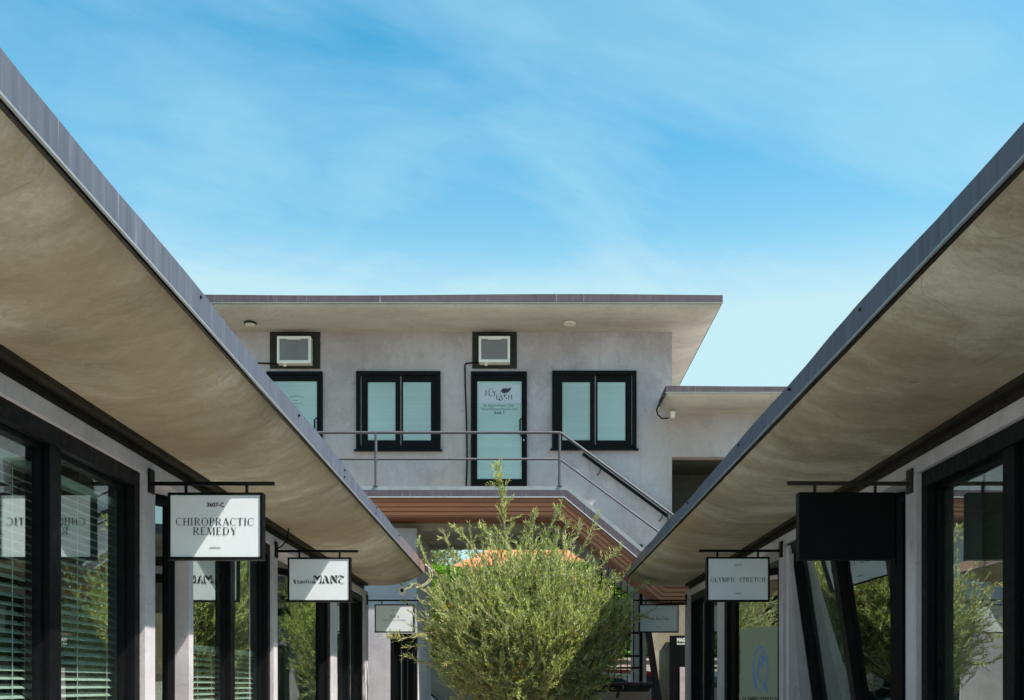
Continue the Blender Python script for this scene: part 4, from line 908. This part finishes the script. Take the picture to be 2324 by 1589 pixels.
def olive():
    rng = np.random.default_rng(11); yc_ = 15.15; base = Vector((.12, yc_, 0))
    root = thing('olive_tree', base, 'bushy olive tree with slim grey green leaves in the middle of the courtyard', 'tree')
    cen = np.array([.04, yc_, EYE+.72]); rad = np.array([1.52, 1.2, 1.42])
    wood = MB(); fork = Vector((.15, yc_, .75))
    trunk = MB().tube([(.10, yc_, -.03), (.13, yc_+.02, .25), (.11, yc_, .5), (.15, yc_, .8)], [.13, .10, .09, .075], 12)
    C, D, tw = [], [], []
    def leaves_along(pts, dens, rng, spread=.75):
        # pts list of Vector; leaves in opposite pairs
        for k in range(len(pts)-1):
            a, b = np.array(pts[k]), np.array(pts[k+1]); L = np.linalg.norm(b-a); d = (b-a)/(L+1e-9); n = max(1, int(L*dens))
            for j in range(n):
                t = (j+rng.random())/n; r = rng.normal(size=3); r -= d*r.dot(d); r /= np.linalg.norm(r)+1e-9
                for s_ in (1, -1):
                    C.append(a+(b-a)*t); q = d*(.75+rng.random()*.4)+r*s_*spread*rng.uniform(.5, 1)+np.array([0, 0, .25]); D.append(q/np.linalg.norm(q))
    def twig(p, d, L, dens=46, stem=True):
        pts = [np.array(p)]; d = d/np.linalg.norm(d)
        for k in range(4):
            d = d+rng.normal(size=3)*.13+np.array([0, 0, .07]); d /= np.linalg.norm(d); pts.append(pts[-1]+d*L/4)
        leaves_along(pts, dens, rng)
        if stem: tw.append((pts, L))
    ends = []
    nb_ = 520
    for i in range(nb_):
        u = rng.normal(size=3); u /= np.linalg.norm(u)
        if u[2] < -.75: u[2] = abs(u[2])*rng.uniform(-.5, 1)
        u /= np.linalg.norm(u)
        rr = rng.uniform(.62, .92)*(1+.10*math.sin(u[0]*7+1)+.07*math.sin(u[2]*9))
        rr *= 1-.12*max(0, -u[2])-.10*max(0, u[2])
        e = cen+rad*u*rr
        ends.append(e)
        st = np.array(fork)+np.array([0, 0, rng.uniform(-.2, .4)])
        mid = st*.5+e*.5+rng.normal(size=3)*.12; mid[2] -= .06
        pts = []
        for k in range(7):
            t = k/6; pts.append(st*(1-t)**2+2*mid*t*(1-t)+e*t*t)
        r0 = rng.uniform(.010, .022) if i % 9 else .035
        wood.tube([tuple(q) for q in pts], [r0*(1-.8*k/6) for k in range(7)], 5, caps=False)
        dirn = pts[-1]-pts[-2]
        nt_ = rng.integers(9, 14)
        for k in range(nt_):
            t = rng.uniform(.38, 1); q = st*(1-t)**2+2*mid*t*(1-t)+e*t*t
            out = (q-cen)/rad; d = out*.8+np.array([0, 0, 1.05])+rng.normal(size=3)*.45
            twig(q, d, rng.uniform(.24, .52))
    for i in range(1800):
        u = rng.normal(size=3); u /= np.linalg.norm(u); q = cen+rad*u*rng.uniform(.45, .93)*(1-.1*max(0, -u[2])-.12*max(0, u[2]))
        if q[2] < .75: continue
        twig(q, u*.7+np.array([0, 0, 1.0])+rng.normal(size=3)*.45, rng.uniform(.16, .34), 46)
    for i in range(90):
        u = rng.normal(size=3); u /= np.linalg.norm(u); u[2] = abs(u[2])*.9-.25
        q = cen+rad*u/np.linalg.norm(u)*rng.uniform(.78, .9); d = u*.9+np.array([0, 0, .55])+rng.normal(size=3)*.2; d /= np.linalg.norm(d); L = rng.uniform(.4, .75); pts = [q]
        for k in range(6): d = d+rng.normal(size=3)*.10+np.array([0, 0, .04]); d /= np.linalg.norm(d); pts.append(pts[-1]+d*L/6)
        tw.append((pts[:5], L)); tw.append((pts[4:]+[pts[-1]+d*.03]*2, L)); leaves_along(pts, 34, rng)
        if rng.random() < .6: twig(pts[3], d+rng.normal(size=3)*.5, rng.uniform(.12, .22), 40)
    # leader and long shoots
    def shoot(pts, dens_t, L0, L1):
        pts = [np.array(p, float) for p in pts]; tot = []
        for k in range(len(pts)-1):
            for j in range(6): tot.append(pts[k]+(pts[k+1]-pts[k])*j/6)
        tot.append(pts[-1]); n = len(tot)
        wood.tube([tuple(q) for q in tot], [.013*(1-.75*k/n) for k in range(n)], 5, caps=False)
        leaves_along(tot[n//4:], 45, rng)
        for k in range(n//5, n, 1):
            for _ in range(dens_t):
                d = (tot[min(k+1, n-1)]-tot[max(k-1, 0)]); d /= np.linalg.norm(d)+1e-9
                d = d*.9+rng.normal(size=3)*.55; twig(tot[k], d, rng.uniform(L0, L1)*(1.15-.8*k/n), 48)
    S = lambda xd, yd, dy=0: (X(xd, yc_), yc_+dy, Z(yd, yc_))
    shoot([S(1160, 1300), S(1145, 1200, -.1), S(1138, 1120, -.15), S(1130, 1066, -.15)], 3, .2, .38)
    shoot([S(1180, 1290), S(1200, 1215, .1), S(1215, 1165, .15)], 2, .2, .34)
    shoot([S(1200, 1300), S(1240, 1220, -.3), S(1272, 1155, -.35)], 1, .12, .24)
    shoot([S(1230, 1290), S(1285, 1200, -.2), S(1262, 1160, -.25)], 1, .1, .2)
    shoot([S(1110, 1290), S(1065, 1235, -.2), S(1035, 1205, -.3)], 1, .14, .26)
    shoot([S(1070, 1300), S(1020, 1250, .1), S(1008, 1212, .1)], 1, .12, .22)
    shoot([S(1120, 1290), S(1110, 1210, .3), S(1090, 1190, .3)], 2, .14, .26)
    shoot([S(1290, 1300), S(1330, 1230, -.1), S(1352, 1180, -.1)], 1, .1, .2)
    shoot([S(1250, 1290), S(1310, 1215, .2), S(1318, 1185, .2)], 1, .1, .2)
    shoot([S(1050, 1420), S(985, 1440, -.5), S(925, 1455, -.7), S(898, 1452, -.75)], 1, .12, .24)
    shoot([S(1010, 1380), S(950, 1330, -.4), S(930, 1345, -.5)], 0, .1, .2)
    shoot([S(1060, 1500), S(980, 1510, -.3), S(925, 1490, -.4)], 1, .12, .2)
    shoot([S(1330, 1400), S(1400, 1370, -.4), S(1455, 1335, -.6)], 1, .14, .26)
    shoot([S(1330, 1440), S(1410, 1400, -.3), S(1458, 1405, -.4)], 1, .14, .26)
    shoot([S(1310, 1330), S(1370, 1280, 0), S(1405, 1245, 0)], 1, .14, .26)
    shoot([S(1010, 1330), S(965, 1270, 0), S(950, 1228, 0)], 1, .08, .16)
    tb = build('trunk', trunk, M['bark'], root, smooth=True)
    for pts, L in tw:
        wood.tube([tuple(p) for p in pts], [.0045, .004, .0035, .003, .002], 3, caps=False)
    build('branches', wood, M['bark'], root, smooth=True, recalc=False)
    C = np.array(C); D = np.array(D)+rng.normal(size=(len(D), 3))*.2; D /= np.linalg.norm(D, axis=1)[:, None]; n = len(C)
    tn_ = tints(n, rng, [(.32, .35, .11), (.44, .46, .18), (.19, .24, .06), (.56, .56, .30), (.48, .38, .09)], [.36, .28, .18, .13, .05])
    leaf_mesh('crown', C, D, rng.uniform(.05, .09, n), rng.uniform(.010, .016, n), tn_, M['leaf'], root, rng)
    # a scatter of yellowed leaves
    k = 70; u = rng.normal(size=(k, 3)); u /= np.linalg.norm(u, axis=1)[:, None]; u[:, 1] = -abs(u[:, 1])
    Cy = cen+u*rad*rng.uniform(.85, 1.03, (k, 1)); Cy = np.repeat(Cy, 3, 0)+rng.normal(size=(3*k, 3))*.012
    Dy = rng.normal(size=(3*k, 3)); Dy /= np.linalg.norm(Dy, axis=1)[:, None]
    leaf_mesh('yellow_leaves', Cy, Dy, rng.uniform(.03, .05, 3*k), rng.uniform(.015, .025, 3*k), tints(3*k, rng, [(.62, .36, .02), (.6, .2, .03)], [.75, .25]), M['leaf'], root, rng)
olive()
def hedge():
    rng = np.random.default_rng(5); root = thing('hedge', (1, 25.8, EYE+.55), 'bright green clipped hedge on top of the pale garden wall behind the car park', 'hedge')
    x0, x1, yF, yB = -9, 9, 25.25, 26.6
    top = lambda x: EYE+2.95+.18*math.sin(x*1.3)+.10*math.sin(x*3.1+1)+(.35 if x > 1.6 else 0)
    n = 46000; Cc = np.empty((n, 3)); Dd = np.empty((n, 3)); z0 = EYE+.45
    xs = rng.uniform(x0, x1, n)
    for i in range(n):
        x = xs[i]; tz = top(x)
        if rng.random() < .72:
            z = rng.uniform(z0, tz); bul = .12*math.sin(x*2.3+z*3)+.1*math.sin(x*5.1-z*4.2); Cc[i] = (x, yF+bul+rng.uniform(0, .22), z); d = np.array([0, -1, .25])
        else: Cc[i] = (x, rng.uniform(yF, yB), tz-rng.uniform(0, .15)); d = np.array([0, -.3, 1])
        Dd[i] = d+rng.normal(size=3)*.7
    Dd /= np.linalg.norm(Dd, axis=1)[:, None]
    leaf_mesh('foliage', Cc, Dd, rng.uniform(.08, .14, n), rng.uniform(.04, .065, n), tints(n, rng, [(.17, .34, .015), (.28, .46, .03), (.08, .19, .012)], [.45, .3, .25]), M['leaf2'], root, rng)
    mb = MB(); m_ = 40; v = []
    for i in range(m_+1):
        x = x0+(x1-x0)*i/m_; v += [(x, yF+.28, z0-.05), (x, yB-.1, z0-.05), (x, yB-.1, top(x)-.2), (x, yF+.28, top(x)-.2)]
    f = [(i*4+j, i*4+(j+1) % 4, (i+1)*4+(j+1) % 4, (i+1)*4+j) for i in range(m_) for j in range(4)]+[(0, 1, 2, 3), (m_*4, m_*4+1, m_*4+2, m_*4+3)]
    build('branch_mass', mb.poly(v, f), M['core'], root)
hedge()
gwl = build('garden_wall', MB().box(-14, 14, 25.0, 25.25, 0, EYE+.60).box(-14, 14, 24.97, 25.28, EYE+.601, EYE+.66), M['blush']); tag(gwl, 'pale blush stucco garden wall behind the parked cars', 'wall')
def far_tree(cx_, cy_, h, r, cols, label, seed, nleaf=9000):
    rng = np.random.default_rng(seed); root = thing('shade_tree', (cx_, cy_, 0), label, 'tree', 'trees beyond the hedge')
    w_ = MB().tube([(cx_, cy_, 0), (cx_+.1, cy_, h*.4), (cx_, cy_, h*.65)], [.22, .16, .1], 8)
    blobs = []
    for i in range(16):
        u = rng.normal(size=3); u /= np.linalg.norm(u); u *= rng.uniform(.3, .75); b = np.array([cx_, cy_, h-r*.9])+u*r*np.array([1, 1, .85]); blobs.append(b)
        w_.tube([(cx_, cy_, h*.5), tuple((b+np.array([cx_, cy_, h*.5]))/2+np.array([0, 0, -.1])), tuple(b)], [.08, .05, .02], 5)
    build('trunk', w_, M['bark2'], root, smooth=True)
    B = np.array(blobs)[rng.integers(0, 16, nleaf)]; u = rng.normal(size=(nleaf, 3)); u /= np.linalg.norm(u, axis=1)[:, None]
    C = B+u*r*.42*rng.uniform(.5, 1.05, (nleaf, 1))**.5; D = u+rng.normal(size=u.shape)*.5; D /= np.linalg.norm(D, axis=1)[:, None]
    leaf_mesh('crown', C, D, rng.uniform(.10, .18, nleaf), rng.uniform(.05, .09, nleaf), tints(nleaf, rng, cols, [.5, .3, .2]), M['leaf2'], root, rng)
far_tree(-4.4, 42, 8.6, 2.4, [(.12, .15, .03), (.20, .16, .04), (.07, .10, .02)], 'round brownish green tree seen left of the tiled roof', 3)
far_tree(-8.5, 47, 8.0, 2.8, [(.08, .13, .03), (.12, .16, .03), (.05, .08, .02)], 'dark green tree farther left behind the left shop wing', 4)
far_tree(6.2, 44, 8.4, 2.6, [(.08, .14, .03), (.12, .17, .03), (.05, .08, .02)], 'dark green tree to the right of the tiled house', 6)
# tiled house
def house():
    y0_, y1_ = 38.5, 46.5; root = thing('tiled_house', (0, 42, 0), 'distant house with orange barrel tile hip roof behind the hedge', 'house')
    xa, xb_ = X(1022, 38.5), X(1402, 38.5); ze = Z(1290, 38.5); zr = ze+1.06
    build('wall', MB().box(xa+.35, xb_-.35, y0_+.35, y1_-.35, 0, ze-.02), M['blush'], root)
    yr_ = y0_+2.6; mb = MB()
    def slope(p00, p10, p11, p01, n):
        # corrugated quad, tiles run from eave (p0) to ridge (p1)
        p00, p10, p11, p01 = map(Vector, (p00, p10, p11, p01)); nn = (p10-p00).cross(p01-p00).normalized()
        if nn.z < 0: nn = -nn
        rows = 12; v = []
        for j in range(rows+1):
            for i in range(n*4+1):
                u = i/(n*4); t = j/rows; p = (p00*(1-u)+p10*u)*(1-t)+(p01*(1-u)+p11*u)*t
                v.append(p+nn*(.055*abs(math.sin(u*n*math.pi))+.03*(1-(j % 2))))
        w_ = n*4+1; mb.poly(v, [(j*w_+i, j*w_+i+1, (j+1)*w_+i+1, (j+1)*w_+i) for j in range(rows) for i in range(w_-1)])
    ra, rb = xa+1.5, xb_-.55
    slope((xa, y0_, ze), (xb_, y0_, ze), (rb, yr_, zr), (ra, yr_, zr), 26)
    slope((xb_, y1_, ze), (xa, y1_, ze), (ra, yr_+.4, zr), (rb, yr_+.4, zr), 26)
    slope((xa, y1_, ze), (xa, y0_, ze), (ra, yr_, zr), (ra, yr_+.4, zr), 26)
    slope((xb_, y0_, ze), (xb_, y1_, ze), (rb, yr_+.4, zr), (rb, yr_, zr), 26)
    build('roof', mb, M['tile'], root, recalc=False)
    build('eave_board', MB().box(xa, xb_, y0_-.03, y0_+.02, ze-.14, ze-.01), M['wood'], root)
    for x in (-1.2, .9): 
        f_ = build('window', MB().box(x, x+1, y0_+.30, y0_+.36, 1.2, 2.6), M['white'], root); build('pane', MB().box(x+.08, x+.92, y0_+.28, y0_+.31, 1.28, 2.52), M['carglass'], f_)
house()
# cars
def car(cx_, cy_, facing, paint, label, H=1.80):
    root = thing('parked_car', (cx_, cy_, 0), label, 'car', 'cars parked behind the building'); W_ = .92; s = facing
    k = H/1.8
    lower = [(-2.25, .35), (-2.3, .6), (-2.28, 1.02), (-2.1, 1.12), (.85, 1.12), (1.5, 1.06), (2.15, .94), (2.3, .75), (2.3, .38), (1.85, .33), (1.72, .62), (1.42, .74), (1.12, .62), (1.0, .33), (-1.0, .33), (-1.12, .62), (-1.42, .74), (-1.72, .62), (-1.85, .33)]
    P = [(cx_+s*a, b*k) for a, b in lower]
    b = build('body', MB().prism(P, 'y', cy_-W_, cy_+W_), paint, root, bevel=.05, smooth=True)
    top = [(-2.15, 1.10), (-1.95, 1.55), (-1.7, 1.74), (-.9, 1.80), (0, 1.79), (.35, 1.72), (1.05, 1.11)]
    n = len(top); v = []
    for yy, ins in ((-W_+.04, 0), (W_-.04, 0)):
        for a, z in top: v.append((cx_+s*a, cy_+yy*(1-.20*(z-1.1)/.7), z*k))
    gl = build('cabin', MB().poly(v, [tuple(range(n)), tuple(range(2*n-1, n-1, -1))]+[(i, i+1, i+1+n, i+n) for i in range(n-1)]+[(0, n, 2*n-1, n-1)]), paint, root, bevel=.03, smooth=True)
    for sd in (-1, 1):
        for q in ([(-1.95, 1.16), (-1.8, 1.5), (-1.55, 1.64), (-1.12, 1.67), (-1.12, 1.16)], [(-1.05, 1.16), (-1.05, 1.68), (-.25, 1.69), (-.25, 1.16)], [(-.18, 1.16), (-.18, 1.69), (.25, 1.65), (.75, 1.16)]):
            m_ = MB(); pts = [(cx_+s*a, cy_+sd*(W_-.04)*(1-.20*(z-1.1)/.7)+sd*.012, z*k) for a, z in q]; pt2 = [(a, y_-sd*.02, z) for a, y_, z in pts]; l = len(q)
            m_.poly(pts+pt2, [tuple(range(l)), tuple(range(2*l-1, l-1, -1))]+[(i, (i+1) % l, (i+1) % l+l, i+l) for i in range(l)]); build('window', m_, M['carglass'], root)
    for (a0, z0_, a1, z1_) in ((.42, 1.66, 1.0, 1.18), (-1.98, 1.5, -2.14, 1.16)):
        w0 = (W_-.14)*(1-.2*(z0_-1.1)/.7); w1 = (W_-.14); e = .015*(1 if a0 > 0 else -1)
        build('windscreen' if a0 > 0 else 'rear_window', MB().hexa([(cx_+s*(a0+e), cy_-w0, z0_*k+.015), (cx_+s*(a0+e), cy_+w0, z0_*k+.015), (cx_+s*(a1+e), cy_+w1, z1_*k+.015), (cx_+s*(a1+e), cy_-w1, z1_*k+.015),
              (cx_+s*(a0-e), cy_-w0, z0_*k-.015), (cx_+s*(a0-e), cy_+w0, z0_*k-.015), (cx_+s*(a1-e), cy_+w1, z1_*k-.015), (cx_+s*(a1-e), cy_-w1, z1_*k-.015)]), M['carglass'], root)
    for ax in (-1.42, 1.42):
        for sd in (-1, 1):
            w_ = build('wheel', MB().lathe((cx_+s*ax, cy_+sd*(W_-.2), .34), [(.2, -.11), (.33, -.10), (.34, -.08), (.34, .08), (.33, .10), (.2, .11)], 26, 'y'), M['rubber'], root, smooth=True)
            build('rim', MB().lathe((cx_+s*ax, cy_+sd*(W_-.2), .34), [(.05, sd*.118), (.2, sd*.114), (.21, sd*.09)], 20, 'y'), M['alloy'], w_)
    for sd in (-1, 1):
        build('headlight', MB().box(cx_+s*2.2, cx_+s*2.31, cy_+sd*.55, cy_+sd*.88, .72*k, .88*k), M['silver'], root)
        build('tail_light', MB().box(cx_-s*2.2, cx_-s*2.31, cy_+sd*.6, cy_+sd*.9, .8*k, 1.0*k), M['carred'], root)
    return root
car(-2.75, 21.7, 1, M['carwhite'], 'white car at the left edge of the passage, partly behind the wall')
car(.55, 22.6, -1, M['carwhite'], 'white car seen through the gate bars on the right, behind the tree')
car(2.7, 24.05, 1, M['carred'], 'red car farther back, glimpsed through the tree', 1.86)
